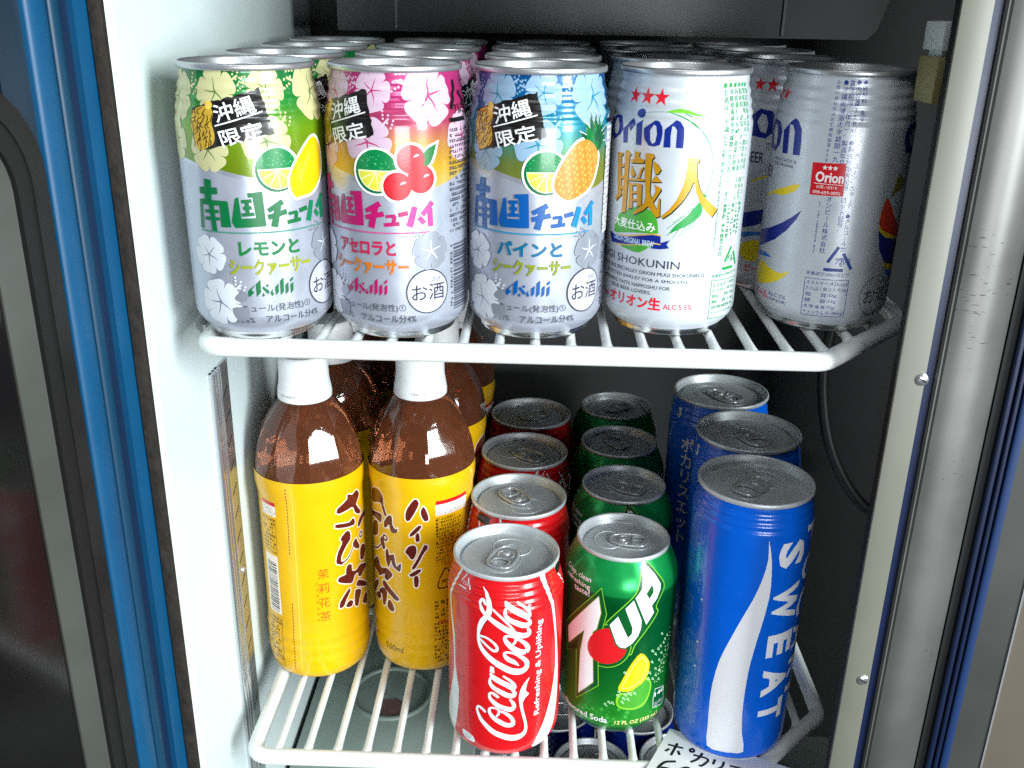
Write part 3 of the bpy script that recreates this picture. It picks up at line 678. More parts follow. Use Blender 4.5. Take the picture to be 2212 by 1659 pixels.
# ------------------------------------------------------------------ the cabinet (walls, jamb, doors)
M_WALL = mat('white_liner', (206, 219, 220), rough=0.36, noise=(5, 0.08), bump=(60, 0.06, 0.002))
M_SHADEWALL = mat('shaded_liner', (46, 47, 47), rough=0.5, noise=(7, 0.2))  # shade deep inside the cabinet is put into this wall colour
M_GREY = mat('grey_floor_tray', (160, 172, 166), rough=0.5, noise=(14, 0.18))
M_CREAM = mat('cream_painted_metal', (98, 98, 88), rough=0.45, noise=(30, 0.05))  # cream paint darkened, shadow on the jamb is put into the colour
M_ALU = mat('brushed_aluminium', (110, 110, 108), rough=0.45, metal=0.65, noise=(20, 0.22), streak=True)
M_CHROME = mat('polished_steel', (214, 217, 219), rough=0.22, metal=0.9)
M_BLACK = mat('black_rubber', (22, 22, 21), rough=0.55, noise=(40, 0.35))
M_SLOT = mat('gap_shade', (8, 10, 12), rough=0.7)  # near-black fill, the shade of gaps and slots put into its colour
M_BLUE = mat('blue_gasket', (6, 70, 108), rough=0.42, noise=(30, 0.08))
M_BLUED = mat('groove_shade_blue', (5, 30, 58), rough=0.5)  # gasket blue darkened, shade of the groove put into its colour
M_NAVY = mat('shade_navy_gasket', (6, 22, 50), rough=0.4)  # darkened blue of the right gasket, its shade put into the colour
M_GLASS = mat('dark_door_glass', (20, 19, 18), rough=0.13, coat=0.0, spec=0.4, noise=(6, .3))
M_FRAME = mat('slate_door_frame', (26, 42, 56), rough=0.42, noise=(25, 0.12))
M_BEVEL = mat('grey_bevel', (66, 68, 64), rough=0.4, noise=(25, 0.15))
M_WIRE = mat('white_coated_wire', (236, 241, 240), rough=0.28, coat=0.4, noise=(25, 0.04))
M_HOUSING = mat('smoked_plastic', (36, 38, 38), rough=0.3, noise=(8, 0.25))
M_WHITEBOX = mat('white_plastic', (222, 226, 226), rough=0.5, noise=(50, 0.05))
M_TAN = mat('tan_plastic', (150, 142, 96), rough=0.5, noise=(30, 0.12))

cab = empty('drinks_refrigerator', (0, 0, -262), label='white lined drinks refrigerator standing open, with cream jamb and back coloured as deep shade', cat='refrigerator')
Z0 = 262  # cabinet origin is the floor tray, 262 mm under the lower shelf
def cpart(name, mb, mats, parent=cab, **k): return mb.build(name, mats, parent, loc=None, **k)
zz = lambda z: z + Z0
# left wall: rounded front edge
m = MB()
prof = [(-163, 305), (-163, -54)] + [(-163 - 8 + 8 * math.cos(a), -54 - 8 * math.sin(a)) for a in [i * PI / 12 for i in range(1, 7)]] + [(-176, -62), (-176, 305)]
m.prism(prof, (0, 0, -20), (1, 0, 0), (0, 1, 0), (0, 0, 760))
cpart('side_wall', m, M_WALL, angle=30)
m = MB(); m.box((-175, 300, -20), (420, 312, 740)); cpart('back_wall', m, M_SHADEWALL)
m = MB(); m.box((408, -60, -20), (420, 300, 740)); cpart('side_wall', m, M_SHADEWALL)
m = MB(); m.box((-163, -40, 728), (408, 300, 740)); cpart('ceiling_panel', m, M_SHADEWALL)
m = MB(); m.box((-163, -60, -20), (408, 300, 0)); cpart('floor_tray', m, M_GREY)
# black seal strip along the left front edge, with a fuzzy brush face
m = MB(); m.box((-168.6, -65.5, -20), (-163.2, -61.7, 740), bev=0.5)
cpart('seal_strip', m, mat('black_brush_seal', (36, 30, 24), rough=0.8, noise=(160, 0.6), bump=(220, 0.6, 0.002)))
# jamb
m = MB(); m.box((170.3, -75, -20), (182.6, -73, 740), bev=0.4)
jb = cpart('door_jamb', m, M_CREAM)
for z in (257, 98, 420):
    m = MB(); m.lathe([(0, 0), (2.9, 0.0), (2.8, 0.5), (2.0, 1.0), (0, 1.15)], n=20)
    m.box((-2.0, -0.35, 0.8), (2.0, 0.35, 1.22), m=1)
    s = m.build('screw', [M_CHROME, M_SLOT], jb)
    s.location = ((181.0 - (257 - z) * 0.012) * MM, -75 * MM, zz(z) * MM); s.rotation_euler = (PI / 2, 0.5, 0)
m = MB(); m.box((176.5, -72.6, -20), (187.0, -53, 740)); cpart('jamb_light_block', m, M_SLOT)  # near-black block added behind the jamb to stop light from the right
m = MB(); m.box((182.7, -73.2, -20), (186.9, -72.5, 740)); cpart('jamb_gap_fill', m, mat('gap_shade_navy', (16, 28, 58), rough=0.3))  # solid strip, the gap's shade and blue reflection put into its colour
# the aluminium mullion, rounded front
pts = [(186.8, -42), (186.8, -74.5), (187.6, -75.6), (188.6, -74.9), (189.3, -75.8)]
pts += [(189.3 + 25.5 * t, -75.8 - 5.0 * math.sin(PI * (0.16 + 0.84 * t)) + 5.0 * math.sin(PI * 0.16) + 3.0 * t * t) for t in [i / 12 for i in range(1, 13)]]
pts += [(218, -66), (218, -42)]
m = MB(); m.prism(pts, (0, 0, -20), (1, 0, 0), (0, 1, 0), (0, 0, 760))
ml = cpart('mullion', m, M_ALU, angle=25)
# back fittings behind the jamb
m = MB(); m.box((174.8, -51, zz(391)), (196, -30, zz(402.5)), bev=0.8); m.box((176.5, -48, zz(388)), (190, -34, zz(391)))
sb = m.build('switch_box', M_WHITEBOX); sb.location = (0, 0, -Z0 * MM); tag(sb, 'small white switch box tucked behind the top of the cream jamb', 'switch box')
m = MB(); m.box((174.2, -51, zz(370)), (196, -30, zz(388.6)), bev=0.8)
sb = m.build('terminal_box', M_TAN); sb.location = (0, 0, -Z0 * MM); tag(sb, 'tan plastic box right below the white switch box, behind the cream jamb', 'junction box')
# smoked cover of the cooling unit
ev = empty('cooling_unit_cover', (0, 200, 389), label='smoked dark plastic cooling unit cover hanging above the cans at the back', cat='cooling unit')
m = MB()
pr = [(-122, 0), (224, 0), (230, 6), (246, 60), (-122, 60)]
m.prism(pr, (0, 0, 1.5), (1, 0, 0), (0, 0, 1), (0, 90, 0))
m.build('cover', M_HOUSING, ev)
SEAM = mat('seam_plastic', (78, 82, 82), rough=0.25)
for x in (-84, 168): MB().box((x, -1.2, 3), (x + 1.6, 0.5, 58)).build('seam_ridge', SEAM, ev)

# shelf rail on the left wall: chrome ridges and a slotted strip
rail = empty('shelf_rail', (-163, 0, -262), label='polished steel slotted shelf rail screwed to the left white wall', cat='shelf rail')
m = MB()
m.box((0, 9, 2), (1.4, 38, 480))
for y, r in ((11, 1.9), (15.5, 1.6), (20, 1.9)): m.tube([(1.6, y, 2), (1.6, y, 480)], r, n=14)
m.build('ridge', M_CHROME, rail)
m = MB()
for k in range(30):
    z = 10 + k * 15.5
    m.prism([(0, 0), (7.5, 4.5), (7.5, 5.7), (0, 1.2)], (1.35, 27, z), (0, 1, 0), (0, 0, 1), (0.12, 0, 0))
m.build('slot', M_SLOT, rail)
for z in (120, 345):
    m = MB(); m.lathe([(0, 0), (2.4, 0), (2.2, .7), (1.2, 1.4), (0, 1.6)], n=16)
    s = m.build('screw', M_CHROME, rail); s.location = (1.4 * MM, 31 * MM, z * MM); s.rotation_euler = (0, PI / 2, 0)

hose = empty('drain_hose', (0, 0, 0), label='thin dark grey hose curling down the dark wall right of the tall blue cans', cat='hose')
M_HOSE = mat('grey_hose', (50, 51, 50), rough=.45)
MB().tube(spline([(250, 240, 250), (238, 225, 200), (232, 215, 150), (240, 200, 100), (262, 190, 62), (292, 185, 40)], 6), 4.2, n=10).build('hose', M_HOSE, hose, angle=60)
# ------------------------------------------------------------------ doors
# left door stands open; its inner face shows gasket, frame and glass
ang = math.radians(75)
DX, DY = -math.cos(ang), -math.sin(ang)       # along the leaf, away from the hinge
NX, NY = math.sin(ang), -math.cos(ang)        # out of the inner face
def door(name, origin, dx, dy, nx, ny, label):
    d = empty(name, (origin[0], origin[1], -262), label=label, cat='door')
    P = lambda s, t, z: (s * dx + t * nx, s * dy + t * ny, z)
    def strip(part, s0, s1, t0, t1, mt, parent=d, round_=0, z0=-20, z1=740):
        mb = MB()
        if round_:
            c = (s0 + s1) / 2; r = (s1 - s0) / 2
            poly = [(s0, t0)] + [(c - r * math.cos(a), t1 - r * round_ + r * round_ * math.sin(a)) for a in [i * PI / 12 for i in range(13)]] + [(s1, t0)]
        else: poly = [(s0, t0), (s0, t1), (s1, t1), (s1, t0)]
        mb.prism(poly, P(0, 0, z0), (dx, dy, 0), (nx, ny, 0), (0, 0, z1 - z0))
        return mb.build(part, mt, parent, angle=30)
    return d, P, strip
dl, P, strip = door('glass_door', (-169.6, -65.6), DX, DY, NX, NY, 'open glass door at the left with bright blue rubber gasket and black window seal')
strip('door_frame', 6.8, 46, -24, -3.2, M_FRAME)
g = strip('gasket', -3.8, 6.8, -6, 0.0, M_BLUE)
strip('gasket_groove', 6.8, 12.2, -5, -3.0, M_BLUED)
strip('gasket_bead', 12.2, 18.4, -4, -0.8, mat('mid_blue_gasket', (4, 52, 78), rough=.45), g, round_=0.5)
strip('gasket_bead', 20.0, 31.8, -4, 0.6, M_BLUE, g, round_=0.35)
strip('gasket_groove', 18.4, 20.0, -5, -3.6, M_SLOT)
# window seal with a rounded upper corner, as one swept band
def corner(s, ztop, r, sub=9):
    return [(s, -20)] + [(s + r - r * math.cos(a), ztop - r + r * math.sin(a)) for a in [i * PI / 2 / sub for i in range(sub + 1)]] + [(260, ztop)]
for nm, so, si, ro, ri, zo, zi, t, mt in (('window_seal', 32.6, 40.0, 40, 36, zz(380), zz(373), -1.6, M_BLACK), ('window_seal', 40.0, 47.0, 36, 30, zz(373), zz(365), -2.6, mat('black_rubber_inner', (14, 14, 14), rough=0.6)), ('window_bevel', 47.0, 57.0, 30, 22, zz(365), zz(354), -5.0, M_BEVEL)):
    a, b = corner(so, zo, ro), corner(si, zi, ri)
    m = MB()
    fr = [P(s, t, z) for s, z in a] + [P(s, t if nm == 'window_seal' else t - 4.0, z) for s, z in b]
    bk = [P(s, -24, z) for s, z in a] + [P(s, -24, z) for s, z in b]
    n = len(a)
    F = []
    for i in range(n - 1):
        F += [[i, i + 1, n + i + 1, n + i], [2 * n + i, 3 * n + i, 3 * n + i + 1, 2 * n + i + 1], [i, 2 * n + i, 2 * n + i + 1, i + 1], [n + i, n + i + 1, 3 * n + i + 1, 3 * n + i]]
    m.add(fr + bk, F); m.build(nm, mt, dl, angle=30)
m = MB(); q = [P(53, -10, -20), P(262, -10, -20), P(262, -10, zz(362)), P(53, -10, zz(362))]; q2 = [P(53, -16, -20), P(262, -16, -20), P(262, -16, zz(362)), P(53, -16, zz(362))]
m.add(q + q2, [[0, 1, 2, 3], [7, 6, 5, 4], [0, 4, 5, 1], [1, 5, 6, 2], [2, 6, 7, 3], [3, 7, 4, 0]]); m.build('glass_pane', M_GLASS, dl)
m = MB(); q = [P(46, -23.5, zz(373)), P(262, -23.5, zz(373)), P(262, -23.5, 740), P(46, -23.5, 740)]; q2 = [P(46, -3.2, zz(378)), P(262, -3.2, zz(378)), P(262, -3.2, 740), P(46, -3.2, 740)]
m.add(q + q2, [[3, 2, 1, 0], [4, 5, 6, 7], [0, 1, 5, 4], [1, 2, 6, 5], [2, 3, 7, 6], [3, 0, 4, 7]]); m.build('door_frame', M_FRAME, dl)
# right door, closed, next to the mullion
dr, P, strip = door('glass_door', (219, -68), 0.985, -0.174, -0.174, -0.985, 'dark door beyond the aluminium mullion at the right, with blue gasket ridges')
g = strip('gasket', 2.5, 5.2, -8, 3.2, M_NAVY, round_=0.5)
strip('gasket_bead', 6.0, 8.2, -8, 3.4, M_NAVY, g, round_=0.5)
strip('gasket_bead', 8.8, 12.6, -8, 4.2, mat('shade_blue_gasket', (8, 40, 84), rough=.5), g, round_=0.3)  # shaded copy of the gasket blue, dimness put into its colour
strip('gasket_groove', -1.5, 2.5, -8, 0.6, M_SLOT)
strip('door_frame', 12.6, 27.6, -8, 3.6, mat('charcoal_frame', (58, 60, 58), rough=0.5, noise=(20, .2)))
strip('trim_line', 27.6, 28.4, -8, 4.3, mat('bright_trim', (170, 172, 176), rough=0.3, metal=0.6))
strip('glass_pane', 28.4, 120, -8, 2.6, mat('brown_glass', (92, 84, 74), rough=0.35, noise=(9, .25)))

# ------------------------------------------------------------------ wire shelves
def rounded_path(pts, rad, sub=7):
    out = []
    n = len(pts)
    for i in range(n):
        if i in (0, n - 1): out.append(pts[i]); continue
        p = Vector(pts[i]); a = (Vector(pts[i - 1]) - p); b = (Vector(pts[i + 1]) - p)
        th = a.angle(b); t = rad / math.tan(th / 2)
        A = p + a.normalized() * t; B = p + b.normalized() * t
        for k in range(sub + 1):
            s = k / sub
            out.append(tuple((1 - s) ** 2 * A + 2 * s * (1 - s) * p + s * s * B))
    return out
def front_y(x, out):
    for (x0, y0), (x1, y1) in zip(out, out[1:]):
        if x0 <= x <= x1: return y0 + (y1 - y0) * (x - x0) / max(1e-6, x1 - x0)
    return out[-1][1]
def wire_shelf(z, xl, yf, xc, xr, yc, wires, label, bar=4.6):
    sh = empty('wire_shelf', (0, 0, z), label=label, cat='shelf', group='white wire shelves')
    yb = 285
    path = rounded_path([(xl, yb, -bar), (xl, yf, -bar), (xc, yf, -bar), (xr, yc, -bar), (xr, yb, -bar)], 11)
    MB().tube(path, bar, n=18).build('frame_bar', M_WIRE, sh, angle=50)
    MB().tube([(xl, yb - 2, -bar), (xr, yb - 2, -bar)], bar * .8, n=12).build('frame_bar', M_WIRE, sh, angle=50)
    MB().tube([(xl, 120, -bar - 1), (xr, 120, -bar - 1)], 3, n=10).build('cross_bar', M_WIRE, sh, angle=50)
    for x in wires:
        y = front_y(x, [(xl, yf), (xc, yf), (xr, yc)])
        if x > xc: y += 1.0
        p = [(x, y + 1.5, -4.2), (x, y + 3.2, -3.4), (x, y + 5.0, -2.7), (x, y + 8, -2.35), (x, y + 16, -2.3), (x, 120, -2.3), (x, yb - 2, -2.3)]
        MB().tube(p, [4.2, 3.6, 2.9, 2.45, 2.3, 2.3, 2.3], n=12).build('wire', M_WIRE, sh, angle=50)
    if z < 100: return sh
    # carrying arm hooked into the wall rail
    m = MB(); m.prism([(0, -9), (34, -9), (34, -12), (2, -38), (0, -38)], (xl - 14.6, 29, 0), (0, -1, 0), (0, 0, 1), (1.6, 0, 0))
    m.build('shelf_arm', mat('grey_steel_arm', (150, 154, 154), rough=0.4, metal=0.2), sh)
    return sh
HS = 259.7
up = wire_shelf(HS, -143.2, -47.5, 147, 204, 14, [-122.8 + 16.95 * i for i in range(20)], 'upper white coated wire shelf carrying the row of silver and white cans')
TILT = math.radians(1.35)
up.rotation_euler = (TILT, 0, 0)
up.location.z = (HS + 18 * math.tan(TILT) - 0.2) * MM
def on_upper(o, rz=0.0):
    y = o.location.y / MM
    o.location.z = (HS + (y + 18) * math.tan(TILT)) * MM
    o.rotation_euler = (Matrix.Rotation(TILT, 3, 'X') @ Matrix.Rotation(rz, 3, 'Z')).to_euler()
lo = wire_shelf(0.0, -146, -29.5, 146, 197, 22, [-131 + 17.3 * i for i in range(19)], 'lower white coated wire shelf carrying bottles and soda cans')

# ------------------------------------------------------------------ cans
SILV = mat('bare_aluminium', (214, 216, 218), rough=0.24, metal=1.0, noise=(60, 0.06))
LIDM = mat('lid_aluminium', (206, 212, 215), rough=0.42, metal=0.45, noise=(90, 0.10))
LIDU = mat('lid_aluminium_dimmed', (190, 193, 196), rough=0.36, metal=0.8, noise=(90, 0.10))  # darker copy of the lid metal, dimmer light on upper rims put in
TABM = mat('tab_aluminium', (206, 210, 213), rough=0.26, metal=0.6)
def jp_prof(R=32.3, H=122.0, neck=28.7, ribs=(98, 117), amp=0.27, per=4.7):
    p = [(19.5, 2.2), (23.6, 0.3), (25.0, 0.0), (26.0, 0.7), (26.4, 2.2), (27.3, 3.9), (29.6, 6.2), (31.2, 8.4), (R - .2, 10.8), (R, 13.5), (R, 40), (R, 70), (R, ribs[0] - 2)]
    z = ribs[0]
    while z <= ribs[1] + .01:
        t = (z - ribs[0]) / (ribs[1] - ribs[0])
        p.append((R + (neck - R) * (t ** 1.25) + amp * (math.cos(2 * PI * (z - ribs[0]) / per) - 1), z)); z += per / 6
    p += [(neck - .1, ribs[1] + 1.2), (neck - .2, H - 2.4), (neck + .2, H - 2.0)]
    return p
def chime(p, zc=4.0): return [1 if b[1] <= zc else 0 for a, b in zip(p, p[1:])] + [0]
def add_lid(can, rim, H, rot=0.0, metal=None):
    rr = rim
    prof = [(rr - 1.3, H - 3.0), (rr - .35, H - 2.7), (rr, H - 2.2), (rr, H - .7), (rr - .25, H - .2), (rr - .8, H), (rr - 1.35, H - .25), (rr - 1.75, H - 1.2), (rr - 2.3, H - 3.2), (rr - 3.3, H - 5.9), (rr - 3.9, H - 6.5), (rr - 4.6, H - 6.3), (rr - 5.1, H - 5.2), (rr - 5.6, H - 4.6), (rr - 6.5, H - 4.45), (rr - 9, H - 4.5), (0, H - 4.5)]
    m = MB(); m.lathe(prof, n=72)
    zp = H - 4.45; k = rr / 29.9
    c, s = math.cos(rot), math.sin(rot)
    # rot: direction (in plan) in which the nose of the tab points; 0 = away from the viewer
    W = lambda a, b, z: (b * c + a * s, -b * s + a * c, z)      # a along the tab, b across
    tr = [W(9.5 * k + 9.0 * k * math.cos(t), 11.0 * k * math.sin(t), zp) for t in [i * 2 * PI / 28 for i in range(28)]]
    m.tube(tr, 0.35, n=6, closed=True)
    rec = [W(-3 * k + 15.5 * k * math.cos(t), (9.5 - 2.2 * math.cos(t)) * k * math.sin(t), zp - .05) for t in [i * 2 * PI / 32 for i in range(32)]]
    m.tube(rec, 0.3, n=6, closed=True)
    lid = m.build('lid', metal or LIDM, can, angle=60)
    m = MB()
    zt = zp + 1.15
    outl = []
    for i in range(40):
        t = 2 * PI * i / 40
        ca, sa = math.cos(t), math.sin(t)
        ex = 0.62
        a = 11.6 * math.copysign(abs(ca) ** ex, ca); b = 7.4 * math.copysign(abs(sa) ** ex, sa)
        if a > 0: b *= (1 - 0.018 * a)
        outl.append((a * k - 3.6 * k, b * k))
    m.tube([W(a, b, zt) for a, b in outl], 0.85 * k, n=8, closed=True)
    hole = [(-9.6 * k + 4.0 * k * math.copysign(abs(math.cos(t)) ** .7, math.cos(t)), 5.0 * k * math.copysign(abs(math.sin(t)) ** .7, math.sin(t))) for t in [i * 2 * PI / 40 for i in range(40)]]
    V = [W(a, b, zt + .1) for a, b in outl] + [W(a, b, zt + .05) for a, b in hole] + [W(a, b, zt - .6) for a, b in outl] + [W(a, b, zt - .6) for a, b in hole]
    F = []
    for i in range(40):
        j = (i + 1) % 40
        F += [[i, j, 40 + j, 40 + i], [80 + i, 120 + i, 120 + j, 80 + j], [40 + i, 40 + j, 120 + j, 120 + i]]
    m.add(V, F)
    m.tube([W(a, b, zt + .1) for a, b in hole], 0.55 * k, n=6, closed=True)
    arch = [W(-0.6 * k + 3.6 * k * math.cos(t), 4.6 * k * math.sin(t), zt + .25) for t in [(-0.75 + 1.5 * i / 14) * PI / 1.1 for i in range(15)]]
    m.tube(arch, 0.45 * k, n=6)
    b0 = W(0.4 * k, 0, 0)
    m.lathe([(2.2 * k, zt - .5), (2.1 * k, zt + .5), (1.5 * k, zt + .95), (0, zt + 1.05)], n=16, c=(b0[0], b0[1]))
    m.build('pull_tab', TABM, lid, angle=50)
    return lid

WHITE = (240, 242, 242)
# ---- fruit liqueur cans
FRUIT = {
 'blue': dict(top=[(70, (150, 160, 60)), (82, (128, 150, 58)), (90, (60, 150, 120)), (99, (0, 150, 175)), (109, (0, 118, 185)), (119, (0, 90, 168))], fl=(134, 166, 192), ln=(20, 120, 150), main=(0, 78, 150), main2=(10, 118, 180), a=(0, 96, 134), b=(126, 138, 30), rule=(20, 130, 175)),
 'pink': dict(top=[(70, (236, 215, 120)), (80, (240, 190, 40)), (90, (222, 150, 70)), (99, (205, 70, 110)), (109, (214, 45, 125)), (119, (220, 60, 140))], fl=(192, 166, 186), ln=(170, 40, 100), main=(168, 16, 94), main2=(186, 56, 136), a=(178, 32, 76), b=(198, 108, 22), rule=(190, 70, 130)),
 'green': dict(top=[(70, (120, 150, 20)), (84, (130, 165, 10)), (95, (130, 185, 20)), (106, (40, 160, 50)), (112, (10, 145, 60)), (119, (0, 125, 55))], fl=(188, 186, 138), ln=(90, 120, 60), main=(0, 100, 52), main2=(0, 116, 74), a=(16, 110, 50), b=(142, 150, 14), rule=(60, 130, 110)),
}
def liqueur(kind, du, fruit_line, w_line, juice, loc, label):
    c = FRUIT[kind]
    can = empty('drink_can', loc, label=label, cat='drink can', group='fruit liqueur cans')
    R = 32.3; prof = jp_prof(R)
    p = Print(R, prof, 120, chime(prof))
    foil = mat('pearl_foil_print', (174, 180, 194), rough=0.32, metal=0.45, noise=(120, 0.05))
    top = mat('print_' + kind, (128, 128, 128), rough=0.30, metal=0.2, coat=.4, ramp=[(z, tuple(v * .76 + 3 for v in q)) for z, q in c['top']])
    fl = ink('petal_' + kind, c['fl']); ln = ink('vein_' + kind, c['ln'])
    mn = ink('main_' + kind, c['main']); m2 = ink('main2_' + kind, c['main2']); a_ = ink('sub_' + kind, c['a']); b_ = ink('sub2_' + kind, c['b'])
    wh = ink('white', (238, 240, 240)); bk = ink('black', (18, 16, 16)); gr = ink('grey_type', (70, 76, 84)); gp = ink('grey_petal', (150, 156, 168), metal=.4); pp = ink('pale_petal', (206, 212, 220))
    p.du = du
    bnd = [(-95, 79), (-60, 84.5), (-38.5, 81.9), (-22, 79.2), (-6.7, 75.6), (6, 70.8), (18, 69.0), (30.5, 71.3), (44, 75), (60, 81), (95, 80)]
    p.poly(top, [(-95, 119.0)] + [(-95 + 190 * t / 8, 119.0) for t in range(1, 8)] + [(95, 119.0)] + bnd[::-1])
    band = [(-60, 84.5), (-38.5, 81.9), (-22, 79.2), (-6.7, 75.6), (3, 72)]
    p.poly(ink('silver_band', (176, 182, 196), metal=.6), band + [(3, 70.5), (-6.7, 73.6), (-22, 77.4), (-38.5, 80.2), (-60, 83)])
    for (x, z, r, ro, pi_) in ((-21.4, 110.8, 10.5, .5, .55), (1.5, 112.0, 9.5, 1.2, 2.9), (28, 110.0, 13.5, .2, 2.75), (-0.3, 91.0, 11.5, .9, .8), (-26, 87, 10, .3, None), (-46, 108, 12, .7, .4), (-48, 90, 10, .1, None), (48, 92, 12, .5, None)):
        p.hibiscus(fl, ln, x, z, r * .92, ro, pi_)
    # black badge with ragged edge
    A, B, C, D = (-33.4, 103.8), (-1.3, 112.5), (3.2, 94.0), (-30.4, 86.3)
    rag = []
    for (x0, z0), (x1, z1), n in ((A, B, 26), (B, C, 12), (C, D, 26), (D, A, 12)):
        for i in range(n):
            t = i / n
            rag.append((x0 + (x1 - x0) * t + random.uniform(-.35, .35), z0 + (z1 - z0) * t + random.uniform(-.45, .45)))
    p.poly(bk, rag)
    gold = ink('gold', (206, 168, 50), metal=.2); gd = ink('gold_dark', (56, 38, 16))
    p.poly(gold, [(-34.2, 99), (-32.4, 103), (-29, 104.6), (-25, 105.0), (-22.3, 103), (-23, 99), (-22, 94), (-22.6, 90.5), (-25, 88.5), (-30.4, 86.8), (-32.6, 91)], smooth=3)
    p.ring(ink('gold_light', (225, 190, 80)), -24.5, 105.6, 1.8)
    for i in range(34):
        x = -32.6 + (i % 6) * 1.75 + random.uniform(-.6, .6); z = 88.0 + (i // 6) * 2.6 + random.uniform(-.8, .8)
        p.stroke(gd, [(x, z, .45), (x + random.uniform(-1.2, 1.2), z + 1.4, .5), (x + random.uniform(-.5, 2), z + 2.6, .3)], sub=3)
    p.text(wh, '沖縄', -20.6, 98.3, w=18.2, h=7.4, bold=.012, rot=.265, shear=-.05)
    p.text(wh, '限定', -18.6, 88.4, w=19.0, h=7.2, bold=.012, rot=.235, shear=-.05)
    p.stroke(wh, [(-21.2, 97.3, .55), (-11, 100.2, .55), (-1.1, 103.2, .55)], sub=2)
    # half lime
    cx, cz = 3.4, 78.6
    p.ring(wh, cx, cz, 10.7, ry=10.4); p.ring(ink('peel', (0, 96, 60)), cx - .1, cz - .1, 9.6, ry=9.4); p.ring(ink('pith', (228, 236, 190)), cx + .4, cz + .3, 8.9, ry=8.7)
    p.poly(ink('lime_peel', (0, 118, 62)), [(cx + 9.0 * math.cos(t), cz + .6 + 8.9 * math.sin(t)) for t in [PI * i / 16 for i in range(17)]])
    p.poly(ink('lime_flesh', (206, 204, 70)), [(cx + .3 + 8.2 * math.cos(t), cz + 8.0 * math.sin(t)) for t in [PI + PI * i / 16 for i in range(17)]])
    for t in (3.6, 4.2, 4.8, 5.5): p.stroke(ink('pith', (228, 236, 190)), [(cx, cz - .2, .3), (cx + 8 * math.cos(t), cz + 7.8 * math.sin(t), .4)], sub=1)
    for i in range(22):
        t = random.uniform(.15, PI - .15); q = random.uniform(2, 8)
        p.ring(ink('lime_fleck', (90, 170, 110)), cx + q * math.cos(t), cz + 1 + q * .9 * math.sin(t), .28, n=6)
    p.du = 0
    if kind == 'blue':
        body = [(17.5, 91.6), (24, 92), (30, 86.3), (29.3, 79), (25, 71.5), (15, 66.8), (9, 69.5), (7, 74.7), (11, 84)]
        p.poly(wh, body, smooth=4, out=1.1)
        lf = ink('leaf', (0, 105, 45)); lf2 = ink('leaf_dark', (0, 72, 36))
        tips = [(25.3, 104.6), (32.3, 103.4), (18.6, 96.2), (37.0, 91.0), (28.8, 104), (21, 100.5), (36.5, 97.5), (19, 91.8), (36.0, 94.5), (22, 98), (33.5, 100), (27, 101), (30.5, 99), (24, 97)]
        for i, (x, z) in enumerate(tips):
            bx, bz = 27 + (i % 3 - 1) * 1.3, 89
            d = Vector((x - bx, z - bz)); nrm = Vector((-d.y, d.x)).normalized() * 1.5
            p.poly(wh, [(bx + nrm.x * 1.9, bz + nrm.y * 1.9), (x + d.x * .06, z + d.y * .06), (bx - nrm.x * 1.9, bz - nrm.y * 1.9)])
        for i, (x, z) in enumerate(tips):
            bx, bz = 27 + (i % 3 - 1) * 1.3, 88
            d = Vector((x - bx, z - bz)); nrm = Vector((-d.y, d.x)).normalized() * 2.0
            p.poly(lf if i % 2 else lf2, [(bx + nrm.x, bz + nrm.y), (bx + d.x * .5 + nrm.x * .8, bz + d.y * .5 + nrm.y * .8), (x, z), (bx + d.x * .5 - nrm.x * .8, bz + d.y * .5 - nrm.y * .8), (bx - nrm.x, bz - nrm.y)])
        p.poly(ink('pineapple', (220, 124, 44)), body, smooth=4)
        yl = ink('pine_eye', (230, 152, 74)); og = ink('pine_line', (222, 120, 44))
        def inside(x, z):
            r = False; n = len(body)
            for i in range(n):
                (x0, z0), (x1, z1) = body[i], body[i - 1]
                if (z0 > z) != (z1 > z) and x < (x1 - x0) * (z - z0) / (z1 - z0) + x0: r = not r
            return r
        for i in range(-9, 10):
            for j in range(-9, 10):
                x = 19 + i * 1.55 + j * 1.0; z = 79.5 - i * 1.1 + j * 1.7
                if inside(x, z) and inside(x + 1, z + .6) and inside(x - 1, z - .6):
                    p.poly(og if (i + j) % 3 == 0 else yl, [(x - .75, z - .1), (x - .1, z + .95), (x + .75, z + .1), (x + .1, z - .95)])
    elif kind == 'pink':
        cs = [(10.2, 84.0, 6.2), (4.2, 72.4, 6.2), (14.6, 75.3, 6.2)]
        lf = [(14, 82), (15.3, 86), (18, 88.5), (22.2, 90.2), (21, 86), (19.5, 82.5), (17, 80)]
        p.poly(wh, lf, out=1.0)
        for x, z, r in cs: p.ring(wh, x, z, r + 1.1)
        p.poly(ink('leaf', (0, 105, 45)), lf)
        for x, z, r in cs:
            p.ring(ink('cherry_edge', (170, 18, 34)), x, z, r); p.ring(ink('cherry', (196, 26, 40)), x - .2, z + .3, r - .7)
            p.stroke(ink('cherry_glint', (240, 170, 180)), [(x + 1.4, z + 1.0, .6), (x + 2.6, z + 1.6, 1.1), (x + 3.6, z + 1.7, .5)], sub=3)
            p.ring(ink('cherry_edge', (170, 18, 34)), x - 1.2, z + 2.6, .7)
    else:
        body = [(39.6, 91), (35.5, 89.5), (29, 83), (24.3, 75.1), (24.6, 69), (26.8, 65.9), (30, 66.2), (36, 67), (42, 71.5), (44.8, 76.8), (44.6, 84), (42.5, 88.8)]
        p.poly(wh, body, smooth=3, out=1.1); p.poly(ink('fresh_lemon', (224, 180, 8)), body, smooth=3)
        p.poly(ink('lemon_light', (230, 198, 50)), [(36, 85), (32.5, 81), (29, 75), (29.5, 73), (33, 78), (36.5, 83)], smooth=3)
